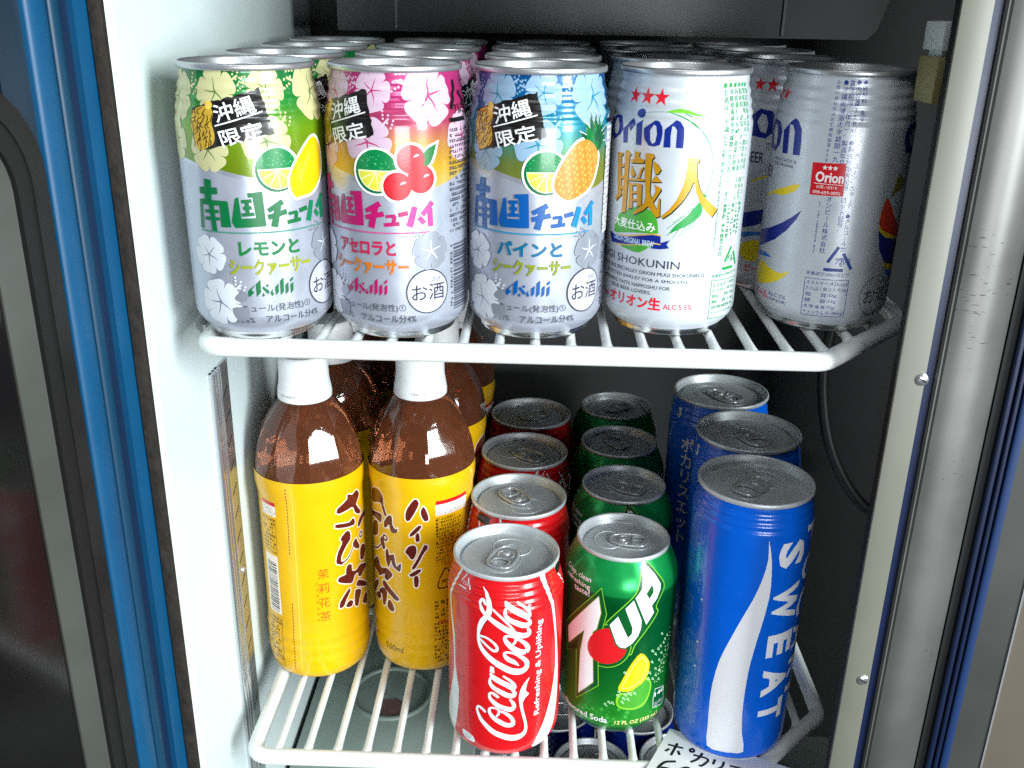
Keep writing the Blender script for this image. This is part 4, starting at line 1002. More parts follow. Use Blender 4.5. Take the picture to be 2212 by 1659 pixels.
        for i in range(26):
            p.ring(ink('lemon_dot', (202, 156, 6)), random.uniform(28, 43), random.uniform(68.5, 85), .26, n=6)
    p.du = du
    # big title
    st = lambda mt, *q: p.stroke(mt, q, sub=2)
    def bar(mt, x0, z0, x1, z1, w0, w1=None):
        d = Vector((x1 - x0, z1 - z0)).normalized(); w1 = w1 or w0
        p.poly(mt, [(x0 - d.y * w0 / 2, z0 + d.x * w0 / 2), (x1 - d.y * w1 / 2, z1 + d.x * w1 / 2), (x1 + d.y * w1 / 2, z1 - d.x * w1 / 2), (x0 + d.y * w0 / 2, z0 - d.x * w0 / 2)])
    for q in ((-32.8, 69.4, -23.3, 69.9, 2.9), (-27.7, 74.6, -28.4, 65.6, 3.6), (-32.6, 65.3, -33.4, 52.6, 1.5, 2.0), (-33.2, 64.6, -19.2, 64.6, 2.2), (-20.9, 65.5, -20.6, 54.2, 4.0, 4.6), (-27.0, 64, -26.4, 51.8, 2.6), (-30.6, 60.6, -23.6, 60.9, 1.4), (-30.9, 57.4, -23.4, 57.7, 1.4)): bar(mn, *q)
    p.poly(mn, [(-16.5, 54.1), (-3.3, 54.6), (-3.9, 69.8), (-10.2, 69.2), (-10.0, 67.4), (-8.2, 67.4), (-7.4, 58.4), (-13.5, 58.2), (-14.1, 67.6), (-15.6, 66.8), (-17.8, 56.6)])
    for q in ((-13.0, 65.6, -8.6, 65.9, 1.5), (-12.4, 62.7, -8.8, 62.9, 1.5), (-13.2, 59.8, -7.9, 60.1, 1.5), (-10.8, 66, -10.7, 59.8, 1.8)): bar(mn, *q)
    for i, q in enumerate(((-2.0, 61.2, 4.6, 64.9, 2.0, 2.4), (-2.3, 58.4, 6.1, 60.4, 2.2), (2.6, 63.6, 0.2, 54.0, 2.6, 3.0), (7.0, 59.2, 11.2, 59.6, 1.4), (10.9, 59.6, 10.2, 55.8, 1.7), (6.2, 55.5, 12.9, 56.1, 1.7), (12.4, 59.9, 16.7, 60.7, 2.0))): bar(mn, *q)
    for q in ((19.8, 63.4, 17.2, 54.6, 2.4, 3.0), (21.7, 58.6, 24.0, 55.8, 2.2), (28.0, 65.0, 23.2, 59.6, 2.2), (26.7, 62.4, 27.0, 54.2, 2.4)): bar(m2, *q)
    p.stroke(ink('rule_' + kind, c['rule']), [(x, 51.8, .55) for x in range(-34, 29, 4)], sub=1)
    x0, x1 = w_line
    p.text(a_, fruit_line, x0, 41.4, w=x1 - x0, h=6.8, bold=.035)
    p.text(b_, 'シークァーサー', -21, 32.4, w=37.5, h=7.6, bold=.035)
    for k_, m_, q in ART['asahi']: p.poly(mn, q)
    p.ring(ink('seal_edge', (52, 54, 62)), 25.4, 24.2, 10.5, 9.9, n=40); p.ring(ink('seal', (196, 198, 212), metal=.3), 25.4, 24.2, 9.9, n=40)
    p.text(ink('seal_type', (32, 32, 48)), 'お酒', 17.4, 20.0, w=16.2, h=7.8, bold=.004); p.text(ink('seal_type', (32, 32, 48)), 'さけ', 27.0, 28.7, w=4.6, h=2.1)
    p.text(gr, 'リキュール(発泡性)①', -20.2, 15.0, w=35.0, h=4.0); p.text(gr, '果汁%s%%' % juice, -25, 9.9, w=13.4, h=3.7); p.text(gr, 'アルコール分4%', -6.6, 9.9, w=26, h=3.9)
    p.hibiscus(gp, pp, 27.0, 43.0, 8.6, .3, 2.2)
    p.hibiscus(pp, gp, -31, 41, 8.6, .8, None); p.hibiscus(pp, gp, -27, 19.5, 10.5, .6, .7); p.poly(gp, [(-20, 22), (-16, 25.5), (-13.5, 22.5), (-17, 20)], smooth=3); p.poly(gp, [(-21.5, 17), (-14.5, 17.5), (-14, 12.8), (-19, 11)], smooth=3)
    # seam side: small print, bar code, recycling mark
    p.rect(ink('panel', (222, 224, 230), metal=.2), 37.6, 48.6, 60.5, 97) if kind != 'pink' else None
    p.micro(ink('small_type', (64, 70, 84)), 37.8, 49.5, 22, 47, 20)
    z = 13.0
    while z < 44.5:
        hgt = random.choice((.35, .35, .7, 1.0)); p.rect(ink('small_type', (64, 70, 84)), 40.2, z, 53.5, z + hgt); z += hgt + random.choice((.35, .5, .8))
    p.micro(ink('small_type', (64, 70, 84)), 37.9, 13, 1.9, 31, 1, vert=True)
    tri = [(46, 115.5), (38.4, 99.2), (56, 99.2)]
    for a, b in ((0, 1), (1, 2), (2, 0)):
        (x0, z0), (x1, z1) = tri[a], tri[b]
        bar(bk, x0, z0, x0 + (x1 - x0) * .72, z0 + (z1 - z0) * .72, 1.8)
    p.text(bk, 'アルミ', 42.0, 101.4, w=9, h=4.2, bold=.02)
    p.build('body', [foil, SILV], can)
    add_lid(can, 29.9, 122.0, rot=random.uniform(0, 6), metal=LIDU)
    return can
ZU = HS
c3 = liqueur('blue', 0.0, 'パインと', (-18.5, 12.0), '4.1', (12.0, -14.2, ZU), 'silver liqueur can with blue top, black badge and a pineapple picture')
c2 = liqueur('pink', -8.2, 'アセロラと', (-18.0, 11.0), '0.2', (-53.1, -18, ZU), 'silver liqueur can with pink top and a picture of three red cherries')
c1 = liqueur('green', 15.5, 'レモンと', (-16.0, 11.0), '0.6', (-118.4, -24, ZU), 'silver liqueur can with green top and a picture of a yellow lemon')

# ---- barley beer can (white, gold characters)
can = c4 = empty('drink_can', (78.3, -4.6, ZU), label='white beer can with gold characters, green wheat ring and blue lettering', cat='drink can', group='white beer cans')
R = 32.3; prof = jp_prof(R)
p = Print(R, prof, 120, chime(prof))
pearl = mat('white_pearl_print', (194, 201, 208), rough=0.30, metal=0.15, noise=(120, 0.04))
navy = ink('navy', (14, 36, 128)); gold = ink('gold_char', (192, 140, 16), metal=.15); shade = ink('gold_edge', (34, 46, 22)); grn = ink('wheat_green', (20, 140, 60)); lgn = ink('blade_green', (110, 185, 50)); bg = ink('badge_green', (70, 160, 50)); red = ink('star_red', (214, 28, 46)); txt = ink('dark_type', (46, 50, 70)); sky = ink('pale_line', (176, 206, 226))
wh = ink('white', (238, 240, 240)); hole = ink('pearl_hole', (194, 201, 208), metal=.15)
for i in range(70):
    z0 = 16 + i * 1.25; x0, x1 = 1.5, 14.5
    if z0 > 88: break
    p.stroke(sky, [(x0 + (4 if z0 > 60 else 0), z0, .22), (x1, z0 + 4.2, .22)], sub=1)
for x in (-29.9, -22.4, -15.0): p.star(red, x, 110.0, 3.9, .40)
C4M = {'gr': grn, 'lg': lgn, 'gb': bg, 'rb': navy, 'go': ink('ribbon_gold', (200, 165, 70))}
for k_, m_, q in ART['c4']:
    if m_ in C4M:
        if k_ == 's': p.stroke(C4M[m_], q, sub=4)
        else: p.poly(C4M[m_], q, smooth=3 if m_ in ('gb', 'lg') else 0)
p.text(wh, '大麦仕込み', -37.2, 51.0, w=24.5, h=4.6, bold=.012)
p.text(ink('ribbon_type', (190, 215, 240)), 'ORION ORIGINAL BREW', -37.0, 44.3, w=24.2, h=2.7, bold=.012)
for k_, m_, q in ART['c4']:
    if m_ == 'G': p.poly(shade, [(x + .42, z - .38) for x, z in q], out=.12)
for k_, m_, q in ART['c4']:
    if m_ == 'G': p.poly(gold, q)
for k_, m_, q in ART['c4']:
    if m_ in ('N', 'Nh'): p.poly(navy if m_ == 'N' else hole, q)
p.text(txt, 'MUGI SHOKUNIN', -50.5, 34.7, w=50.2, h=3.7)
for s_, x0, x1, z in (('MADE FROM 100% SPECIALLEY ORION MUGI SHOKUNIN IS', -54, 12.1, 30.9), ('SELECTED BARLEY FOR A SMOOTH,', -42, 4.6, 27.6), ('REFRESHING TASTE HAPPOSHU FOR', -46, -3.9, 24.4), ('TRUE BEER LOVERS.', -37, -12.6, 21.6)):
    p.text(txt, s_, x0, z, w=x1 - x0, h=1.75)
p.text(red, '発泡酒', -44.5, 15.4, w=6.6, h=2.6, bold=.02); p.text(red, 'オリオン生', -37.2, 14.4, w=29.6, h=6.0, bold=.03); p.text(red, 'ALC.5.5%', -6.3, 15.2, w=13.4, h=2.6)
for i, (x, z1, s_) in enumerate(((16.2, 116.6, '●お酒は二十歳になってから'), (19.6, 116.6, '●沖縄県浦添市字城間一九八五｜一 オリオンビール株式会社'), (22.8, 116.6, '●内容量350㎖ 麦芽使用率'), (26.0, 116.6, '●原材料 麦芽、ホップ、大麦、スターチ'), (29.0, 116.6, '●賞味期限（年月）製造年月旬 固有記号'), (32.0, 116.4, '●製造所固有記号、ロット記号、アルコール分'))):
    p.text(ink('green_type', (40, 140, 70)), s_, x, z1, size=2.6 if i else 2.9, vert=True, step=2.75 if i else 3.0, bold=.006)
p.micro(ink('green_type', (40, 140, 70)), 15.2, 40, 1.4, 50, 1, vert=True)
p.micro(ink('green_type', (40, 140, 70)), 19.0, 46, 14, 18, 5, vert=True)
tri = [(28.2, 44.0), (21.8, 33.6), (34.8, 33.2)]
def bar_(p, mt, x0, z0, x1, z1, w_):
    d = Vector((x1 - x0, z1 - z0)).normalized()
    p.poly(mt, [(x0 - d.y * w_ / 2, z0 + d.x * w_ / 2), (x1 - d.y * w_ / 2, z1 + d.x * w_ / 2), (x1 + d.y * w_ / 2, z1 - d.x * w_ / 2), (x0 + d.y * w_ / 2, z0 - d.x * w_ / 2)])
def recycle(p, mt, tri, w_, word, box):
    for a, b in ((0, 1), (1, 2), (2, 0)):
        (x0, z0), (x1, z1) = tri[a], tri[b]
        bar_(p, mt, x0 + (x1 - x0) * .04, z0 + (z1 - z0) * .04, x0 + (x1 - x0) * .7, z0 + (z1 - z0) * .7, w_)
    p.text(mt, word, *box[:2], w=box[2], h=box[3], bold=.02)
recycle(p, grn, tri, 1.4, 'アルミ', (25.2, 36.0, 7.4, 3.4))
gt = ink('green_type', (40, 140, 70))
p.text(gt, '栄養成分(100㎖当たり)', 16.2, 29.6, w=19.5, h=1.9)
for x0, z0, x1, z1 in ((16.3, 10.0, 16.6, 28.6), (36.5, 8.0, 36.8, 27.6)): p.rect(gt, x0, z0, x1, z1)
bar_(p, gt, 16.3, 28.6, 36.8, 27.5, .3); bar_(p, gt, 16.3, 10.0, 36.8, 8.0, .3)
for i, s_ in enumerate(('エネルギー:45kcal', 'たんぱく質:0.2g', '脂   質:0g', '糖   質:3.6g', '食物繊維:0g', 'ナトリウム:0~8mg')): p.text(gt, s_, 17.4, 25.2 - i * 2.75, w=17.5, h=1.9)
p.build('body', [pearl, SILV], can)
add_lid(can, 29.9, 122.0, rot=2.2, metal=LIDU)

# ---- draft beer can turned to its back
can = c5 = empty('drink_can', (157, 8.3, ZU), label='white beer can turned back to front, blue small print and red emblem', cat='drink can', group='white beer cans')
p = Print(R, prof, 120, chime(prof))
nv2 = ink('navy_type', (28, 60, 138)); C5M = {'N': navy, 'Nh': hole, 'Ye': ink('swoosh_yellow', (224, 200, 30)), 'Bl': ink('swoosh_blue', (40, 110, 190)), 'Gd': ink('olive', (120, 120, 20)), 'Re': ink('swoosh_red', (216, 60, 30)), 'Rd': ink('emblem_red', (204, 22, 34))}
p.star(red, -45.5, 109.6, 3.9, .40); p.star(red, -53, 109.6, 3.9, .40)
for s_, x, z1, sz, stp in (('●原材料 麦芽、ホップ、米、コーン、スターチ ●アルコール分 5%', -1.9, 118.0, 2.55, 2.55), ('●内容量350㎖ ●製造所固有記号、ロット記号、', -5.0, 118.0, 2.75, 2.85), ('賞味期限（年月）、製造年月旬', -8.2, 117.8, 2.75, 2.85), ('●沖縄県浦添市字城間一九八五 オリオンビール株式会社', -11.2, 117.9, 2.85, 3.0), ('お問い合わせはお客様相談室098', -14.8, 117.6, 1.9, 2.25)):
    p.text(nv2, s_, x, z1, size=sz, vert=True, step=stp, bold=.006)
p.micro(nv2, -15.4, 37, 1.3, 28, 1, vert=True)
sw = [e for e in ART['c5'] if e[1] != 'Rd']
for k_, m_, q in sw: p.poly(C5M[m_], q, smooth=2 if m_ in ('Ye', 'Re', 'Bl') else 0)
p.poly(C5M['Rd'], [q for e in ART['c5'] if e[1] == 'Rd' for q in e[2]])
for x in (-14.9, -12.6, -10.3): p.star(wh, x, 79.7, 1.25, .42)
p.text(wh, 'Orion', -18.6, 73.0, w=12.6, h=4.9, bold=.03); p.rect(wh, -19.0, 72.2, -6.2, 72.45)
p.text(wh, 'お問い合わせ', -17.6, 70.1, w=9.4, h=1.6); p.text(wh, '098-659-0892', -19.0, 67.7, w=12.4, h=1.5)
recycle(p, nv2, [(-3.4, 44.2), (-9.8, 32.6), (3.8, 32.6)], 1.5, 'アルミ', (-4.6, 35.2, 7.2, 3.2))
p.text(nv2, '栄養成分100㎖当たり', -16.8, 29.3, w=19.6, h=1.9)
for q in ((-16.9, 27.7, 3.2, 27.7), (-16.8, 9.2, 3.3, 9.4), (-16.8, 9.2, -16.9, 27.7), (3.3, 9.4, 3.2, 27.7)): bar_(p, nv2, *q, .28)
for i, (a, b) in enumerate((('エネルギー', ':42kcal'), ('たんぱく質', ':0.3~0.6g'), ('脂     質', ':0g'), ('糖     質', ':3.0g'), ('食 物 繊 維', ':0g'), ('ナトリウム', ':0~8mg'))):
    p.text(nv2, a, -16.0, 24.9 - i * 2.95, w=9.8, h=1.9); p.text(nv2, b, -5.8, 24.9 - i * 2.95, w=8.4 if len(b) > 5 else 4.4, h=1.9)
sl = ink('seal_grey', (96, 98, 100))
p.ring(sl, 19.8, 19.2, 9.9, 9.55, n=40); p.text(sl, 'お酒', 12.4, 15.4, w=15.5, h=7.6, bold=.004); p.text(sl, 'さけ', 21, 24.2, w=5, h=2)
p.text(red, 'ビール', -49, 12.0, w=12, h=4.2, bold=.03); p.text(nv2, 'ALC.5%', -36.5, 14.6, w=11, h=1.9); p.text(nv2, '[非熱処理]', -36.6, 12.0, w=11.5, h=1.8)
p.text(txt, 'MILD TASTE IS', -45, 79.6, w=16, h=1.4); p.text(txt, 'THE ORIGINAL', -45, 77.4, w=15, h=1.4); p.text(txt, 'BEER', -55, 70.5, w=9.5, h=5.5, bold=.01)
p.build('body', [pearl, SILV], can)
add_lid(can, 29.9, 122.0, rot=.7, metal=LIDU)

# ---- red cola can
can = coke = empty('drink_can', (0, 0, 0), label='red cola can at the very front of the lower shelf, white script lettering running upward', cat='drink can', group='red cola cans')
R = 32.9; prof = jp_prof(R, 121.5, 28.9, (101, 117.5), .26, 4.2)
prof[0:5] = [(20, 2.0), (24.4, .2), (26.0, 0), (27.2, .6), (27.9, 1.5)]
prof[5:9] = [(29.0, 2.6), (30.8, 4.8), (32.0, 7.2), (R - .25, 9.8)]
p = Print(R, prof, 120, chime(prof, 1.6))
redp = mat('red_can_print', (206, 20, 26), rough=0.27, coat=.3, noise=(90, 0.05)); cw = ink('cola_white', (226, 232, 236), rough=.3)
de = ink('cola_edge', (120, 8, 14))
for k_, m_, q in ART['coke']:
    if k_ == 's': p.stroke(de, [(a + .18, b - .12, c) for a, b, c in q], sub=6, out=.16)
for k_, m_, q in ART['coke']:
    if k_ == 's': p.stroke(cw, q, sub=6)
    else: p.poly(cw, q, smooth=2 if len(q) > 12 else 0)
p.text(cw, 'Refreshing & Uplifting', 23.4, 29.5, w=64.0, h=4.6, rot=PI / 2, bold=.01)
p.ring(cw, 14.4, 103.9, 1.1, .8); p.text(cw, 'R', 13.9, 103.3, h=1.1)
recycle(p, cw, [(-25.9, 118.0), (-31.6, 109.2), (-21.4, 109.6)], .7, 'アルミ', (-28.4, 110.8, 5, 2.4))
p.poly(cw, [(-25.2, 15.4), (-17.6, 14.0), (-17.0, 9.6), (-24.2, 10.6)], smooth=3); p.micro(ink('cola_blue', (60, 110, 130)), -23.6, 10.9, 5.6, 3.2, 3)
# back of the can, seen on the cans further in
p.stroke(cw, [(60, 118, 1.5), (66, 90, 3.5), (75, 60, 7), (82, 20, 10)], sub=4); p.rect(ink('black', (18, 16, 16)), 40, 112, 52, 117)
p.build('body', [redp, SILV], can)
add_lid(can, 29.9, 121.5, rot=.32)

# ---- green lemon-lime can
can = sev = empty('drink_can', (67.3, 19.8, 0), label='green lemon lime soda can at the front, white numeral, red dot and lemon wedge', cat='drink can', group='green soda cans')
R = 33.0
prof = [(20, 2.0), (23.2, .2), (24.4, 0), (25.2, .7), (25.7, 2.0), (27.2, 4.0), (29.4, 6.6), (31.2, 9.2), (32.4, 12), (33, 15.5), (33, 60), (33, 99), (32.8, 102.5), (32.2, 105.5), (31.2, 108.6), (30.0, 111.5), (28.6, 114.5), (27.2, 117.0), (26.2, 118.6), (25.8, 119.6)]
p = Print(R, prof, 120, chime(prof, 2.1))
grnp = mat('green_can_print', (20, 130, 50), rough=0.26, metal=.45, ramp=[(0, (10, 110, 40)), (14, (40, 150, 40)), (32, (24, 128, 40)), (60, (0, 92, 40)), (92, (0, 84, 38)), (99, (0, 96, 44)), (100.5, (20, 150, 72)), (120, (24, 160, 80))], noise=(140, 0.10))
lim = ink('lime_line', (120, 190, 40)); dkg = ink('bottle_green', (0, 78, 30)); sw_ = ink('seven_white', (232, 234, 236)); A7 = ART['7up']
get = lambda t: [q for k_, m_, q in A7 if m_ == t]
seven, U, Pp = get('7W'); dot = get('7R')[0]; upo = get('upout')[0]; hl = get('hole')[0]
for i in range(40):
    p.ring(ink('haze_green', (46, 150, 50)), random.uniform(-25, 30), random.gauss(20, 5), random.uniform(.3, 1.4), n=10)
p.poly(lim, get('lime')[0], smooth=3); p.poly(ink('lime_disc', (58, 146, 30)), get('limed')[0], smooth=3)
p.poly(lim, upo, smooth=3); p.poly(dkg, upo, smooth=3, out=-.55)
p.poly(lim, dot, out=2.5); p.poly(dkg, dot, out=2.0)
p.poly(lim, seven, out=3.6); p.poly(dkg, seven, out=3.1)
p.poly(ink('olive_line', (120, 140, 30)), seven, out=.5)
p.poly(sw_, seven); p.poly(ink('dot_red', (204, 24, 32)), dot)
p.poly(dkg, U, out=.9); p.poly(dkg, Pp, out=.9)
p.poly(sw_, U); p.poly(sw_, Pp); p.poly(dkg, hl)
p.poly(ink('lemon', (244, 206, 16)), get('Y')[0], smooth=3); p.poly(ink('lemon_pith', (240, 226, 120)), get('Yl')[0], smooth=3, out=-.1)
p.poly(ink('lemon_flesh', (232, 190, 10)), get('Yl')[0], smooth=3, out=-.7)
bb = ink('bubble', (176, 216, 170))
for x, z in ART['7bub']: p.ring(bb, x, z, .75, .35, n=12); p.ring(bb, x + .9, z - 1.1, .45, n=8)
for i in range(60):
    t = random.random(); p.ring(bb, 24 + 14 * t + random.gauss(0, 1.6), 40 + 26 * t + random.gauss(0, 3), random.uniform(.15, .5), n=8)
p.text(sw_, 'Natural Flavored Soda', -56, 12.6, w=50, h=4.6, bold=.02); p.text(ink('pale_gold', (232, 220, 150)), '12 FL OZ (355 mL)', -1.6, 11.4, w=29.5, h=4.0, bold=.015)
for s_, z, w_ in (('Crisp, clean', 104.0, 23), ('refreshing', 99.6, 21), ('taste!', 96.0, 12)): p.text(sw_, s_, -21.2 - w_, z, w=w_, h=3.8, bold=.015)
bd = get('badge')[0]; p.poly(sw_, bd, out=.35); p.poly(dkg, bd); xs = [q[0] for q in bd]; zs_ = [q[1] for q in bd]
p.text(sw_, '140', min(xs) + .8, max(zs_) - 5.6, w=max(xs) - min(xs) - 2.0, h=3.0, bold=.02); p.micro(sw_, min(xs) + .9, min(zs_) + 1.8, max(xs) - min(xs) - 2, 3.2, 3)
p.build('body', [grnp, SILV], can)
add_lid(can, 26.9, 121.5, rot=-1.45)

# ---- tall blue can
can = poc = empty('drink_can', (136.3, 6.2, 0), label='tall blue sports drink can in front, white wave and sideways white letters', cat='drink can', group='tall blue cans')
R = 33.0; prof = jp_prof(R, 167, 30.6, (149.5, 163.0), .22, 4.4)
prof[0:9] = [(20, 2.0), (26.6, .2), (29.2, 0), (30.6, .5), (31.2, 1.2), (31.9, 2.4), (32.5, 4.2), (32.8, 6.4), (R - .05, 9)]
p = Print(R, prof, 120, chime(prof, 1.3))
blup = mat('blue_can_print', (0, 94, 212), rough=0.25, coat=.3, noise=(100, 0.05)); pw = ink('sweat_white', (226, 228, 234)); pl_ = ink('pale_blue_type', (108, 150, 208))
p.poly(pw, ART['poc'][0][2], smooth=2)
for ch, zt, zb in (('S', 144.0, 129.2), ('W', 117.2, 95.5), ('E', 86.0, 72.6), ('A', 63.0, 46.0), ('T', 40.2, 27.4)):
    p.text(pw, ch, 8.7, zt + .6, w=zt - zb + 1.2, h=18.2, rot=-PI / 2, bold=.045)
for ch, zt, zb in (('P', 150, 138), ('O', 130, 114), ('C', 108, 92), ('A', 86, 70), ('R', 64, 51), ('I', 45, 41)):
    p.text(pw, ch, 28.6, zt, w=zt - zb, h=16.4, rot=-PI / 2, bold=.03)
p.micro(pl_, -50, 103, 17, 37, 7, vert=True, fill=.7); p.micro(pl_, -50, 84, 12, 14, 5, vert=True)
p.micro(pl_, -48, 13, 21, 58, 9, vert=True)
for z in (100.5, 72.5, 56): p.ring(pw, -31.6, z, .7)
p.micro(pl_, -32.6, 86, 1.6, 13, 1, vert=True); p.micro(pl_, -31.8, 14, 1.6, 40, 1, vert=True); p.stroke(pl_, [(-31.2, 146, .25), (-31.2, 105, .25)], sub=1)
# Japanese name on the far side
p.du = -75
p.text(pw, 'ポカリスエット', 0, 140, size=11.5, vert=True, step=11.5, bold=.02); p.text(pw, 'S', -12, 152, h=7, bold=.03); p.text(pl_, 'イオンサプライドリンク', 13, 138, size=4.2, vert=True, step=5)
p.du = 0
p.build('body', [blup, SILV], can)
add_lid(can, 31.6, 167, rot=.75)

# ------------------------------------------------------------------ tea bottles
TEA = mat('amber_tea', (0.52, 0.165, 0.07), rough=0.02, trans=0.86, ior=1.36)
nt = TEA.node_tree; TEA.node_tree.nodes['Principled BSDF'].inputs['Coat Weight'].default_value = 0.5
CAPM = mat('white_cap', (232, 234, 236), rough=0.38, noise=(60, .03))
yel = mat('yellow_shrink_label', (222, 172, 8), rough=0.24, coat=.3, noise=(26, .10), bump=(30, .22, .004))
brn = ink('brush_brown', (92, 24, 14)); wo = ink('brush_white', (236, 224, 214)); tor = ink('tea_orange', (206, 92, 14)); tdk = ink('tea_small', (70, 48, 10)); tred = ink('tea_red', (196, 28, 30)); perf = ink('perforation', (110, 74, 6))
LP = [(22, .8), (27.0, 0.6), (29.5, 1.6), (31.4, 4.2), (32.2, 7.5), (32.6, 10)]
z = 11.5
while z < 37: LP.append((33.1 - .5 * (1 + math.cos(2 * PI * (z - 11.5) / 8.2)) / 2, z)); z += 1.6
LP += [(32.4, 38.5), (32.3, 60), (32.3, 90), (32.3, 120), (32.4, 126), (33.0, 130), (33.6, 133.5), (33.7, 137), (33.6, 140), (33.4, 142.2)]
def tea_shoulder(parent):
    """clear shoulder with eleven flat panels"""
    m = MB(); n = 100; nf = 10
    rows = [(20, 141.0, 0), (33.0, 141.2, 0), (33.1, 142.4, .1), (33.2, 144.5, .7), (32.9, 147.5, 1), (32.2, 152, 1), (31.0, 157.5, 1), (29.6, 162, 1), (27.6, 167, .9), (25.2, 171.5, .5), (22.4, 176, .15), (19.6, 180, 0), (17.0, 183.3, 0), (14.6, 186, 0), (13.2, 188, 0)]
    V = []; F = []
    for r, z, k in rows:
        for i in range(n):
            th = 2 * PI * i / n
            ph = (th + .40) % (2 * PI / nf) - PI / nf
            fr = math.cos(PI / nf) / math.cos(ph)
            rr = r * (1 + k * (fr * 1.02 - 1))
            V.append((rr * math.sin(th), -rr * math.cos(th), z))
    for j in range(len(rows) - 1):
        for i in range(n):
            l = (i + 1) % n
            F.append([j * n + i, j * n + l, (j + 1) * n + l, (j + 1) * n + i])
    F.append(list(range(n))[::-1]); F.append([(len(rows) - 1) * n + i for i in range(n)])
    m.add(V, F)
    return m.build('shoulder', TEA, parent, angle=9)
def tea_cap(parent, code, u0):
    pr = [(13.0, 185.2), (15.6, 185.2), (16.2, 186.0), (16.25, 189.0), (15.7, 192.5), (15.2, 195.2), (15.25, 195.6), (14.9, 197.5), (14.75, 202), (14.7, 208.5), (14.2, 211.2), (12.8, 212.2)]
    q = Print(15.9, pr, 72)
    q.text(ink('stamp', (40, 38, 36)), code, u0, 188.6, w=11.5, h=1.9)
    cp = q.build('cap', [CAPM], parent)
    m = MB(); m.lathe([(12.9, 212.2), (11, 212.5), (0, 212.6)], n=48); m.build('cap_top', CAPM, cp, smooth=True)
def tea(key, loc, label, side):
    b = empty('tea_bottle', loc, label=label, cat='bottle', group='yellow labelled tea bottles')
    p = Print(32.6, LP, 120)
    for k_, m_, q in ART[key]:
        if k_ == 'p': p.poly(wo, q, smooth=2, out=1.15)
        else: p.stroke(wo, q, out=.75)
    cxy = (43.6, 95.0) if key == 'b1' else (-22.6, 97.0)
    p.ring(wo, *cxy, 3.1); 
    for k_, m_, q in ART[key]:
        if k_ == 'p': p.poly(brn, q, smooth=2, out=.4)
        else: p.stroke(brn, q)
    p.ring(brn, *cxy, 2.3, 1.1)
    if key == 'b1':
        p.rect(tred, -29.5, 123.8, -16.2, 126.4); p.rect(wo, -29.5, 116.6, -16.2, 123.8); p.micro(ink('tea_blue', (110, 140, 170)), -29.2, 117, 12.8, 6.4, 4)
        p.micro(tdk, -30, 90.5, 12.4, 25, 9); p.stroke(perf, [(-16.9, 115, .3), (-17.4, 90, .3)], sub=1)
        p.rect(wo, -30.2, 46.8, -17.6, 88.8)
        z = 48.0
        while z < 84:
            hg = random.choice((.4, .5, .9, 1.2)); p.rect(ink('small_type', (64, 70, 84)), -28.4, z, -19.0, z + hg); z += hg + random.choice((.4, .6, .9))
        p.micro(tdk, -31, 12, 12, 32, 12); p.stroke(perf, [(-17.8, 44, .3), (-18.2, 8, .3)], sub=1)
        for z0, z1 in ((138.5, 93), (58, 9)):
            z = z0
            while z > z1:
                x = -7.3 - (138.7 - z) * .02
                p.rect(perf, x, z - 1.6, x + .55, z); z -= 2.3
        p.stroke(ink('seam_yellow', (252, 206, 60)), [(-3.6, 138, .5), (-4.2, 70, .5), (-5, 9, .5)], sub=2)
        p.text(tor, '茉莉花茶', 11.4, 82.5, size=7.6, vert=True, step=10.2); p.text(tor, 'じゃすみんちゃ', 7.6, 74, size=2.6, vert=True, step=4.4)
    else:
        p.rect(tred, 12.0, 123.6, 36, 126.2); p.rect(wo, 12.0, 116.0, 36, 123.6); p.micro(ink('tea_blue', (110, 140, 170)), 12.3, 116.4, 23, 6.8, 5)
        p.micro(tdk, 12.4, 88.6, 22, 26.5, 11, vert=False); p.micro(tdk, 11.6, 80.4, 9, 7.6, 4)
        for z in (113, 110.6, 108.2, 105.8, 103.4, 97): p.ring(tdk, 12.6, z, .75, n=10)
        p.stroke(tdk, [(13.8, 71, .8), (17.5, 77.5, 1.1), (19.5, 77.5, .8)], sub=3); p.stroke(tdk, [(13.8, 70, .8), (12.8, 66, 1.0), (15, 64, 1.0), (20, 64.2, 1.0)], sub=3); p.stroke(tdk, [(20.5, 76, 1.0), (24, 70, 1.0), (22.5, 65, .8)], sub=3); p.text(tdk, 'PET', 15.6, 67.4, w=5.6, h=2.6, bold=.02)
        p.micro(tdk, 10.4, 43.5, 12, 12, 3, vert=True); p.micro(tdk, 10, 9, 13, 31, 11); p.rect(ink('tea_orange', (206, 92, 14)), 12.5, 38.5, 18, 40.2)
        p.text(tdk, '500ml', -24.6, 15.4, w=14.2, h=4.2, bold=.004)
    p.build('label', [yel], b)
    tea_shoulder(b)
    tea_cap(b, '190619/K07', -13.0 if key == 'b1' else -3.5)
    return b
b1 = tea('b1', (-124.9, 64.4, 0), 'front tea bottle beside the left wall, yellow label with dark red brush characters', 1)
b2 = tea('b2', (-56.2, 74.8, 0), 'front tea bottle between the bottle by the wall and the red cola can', 2)

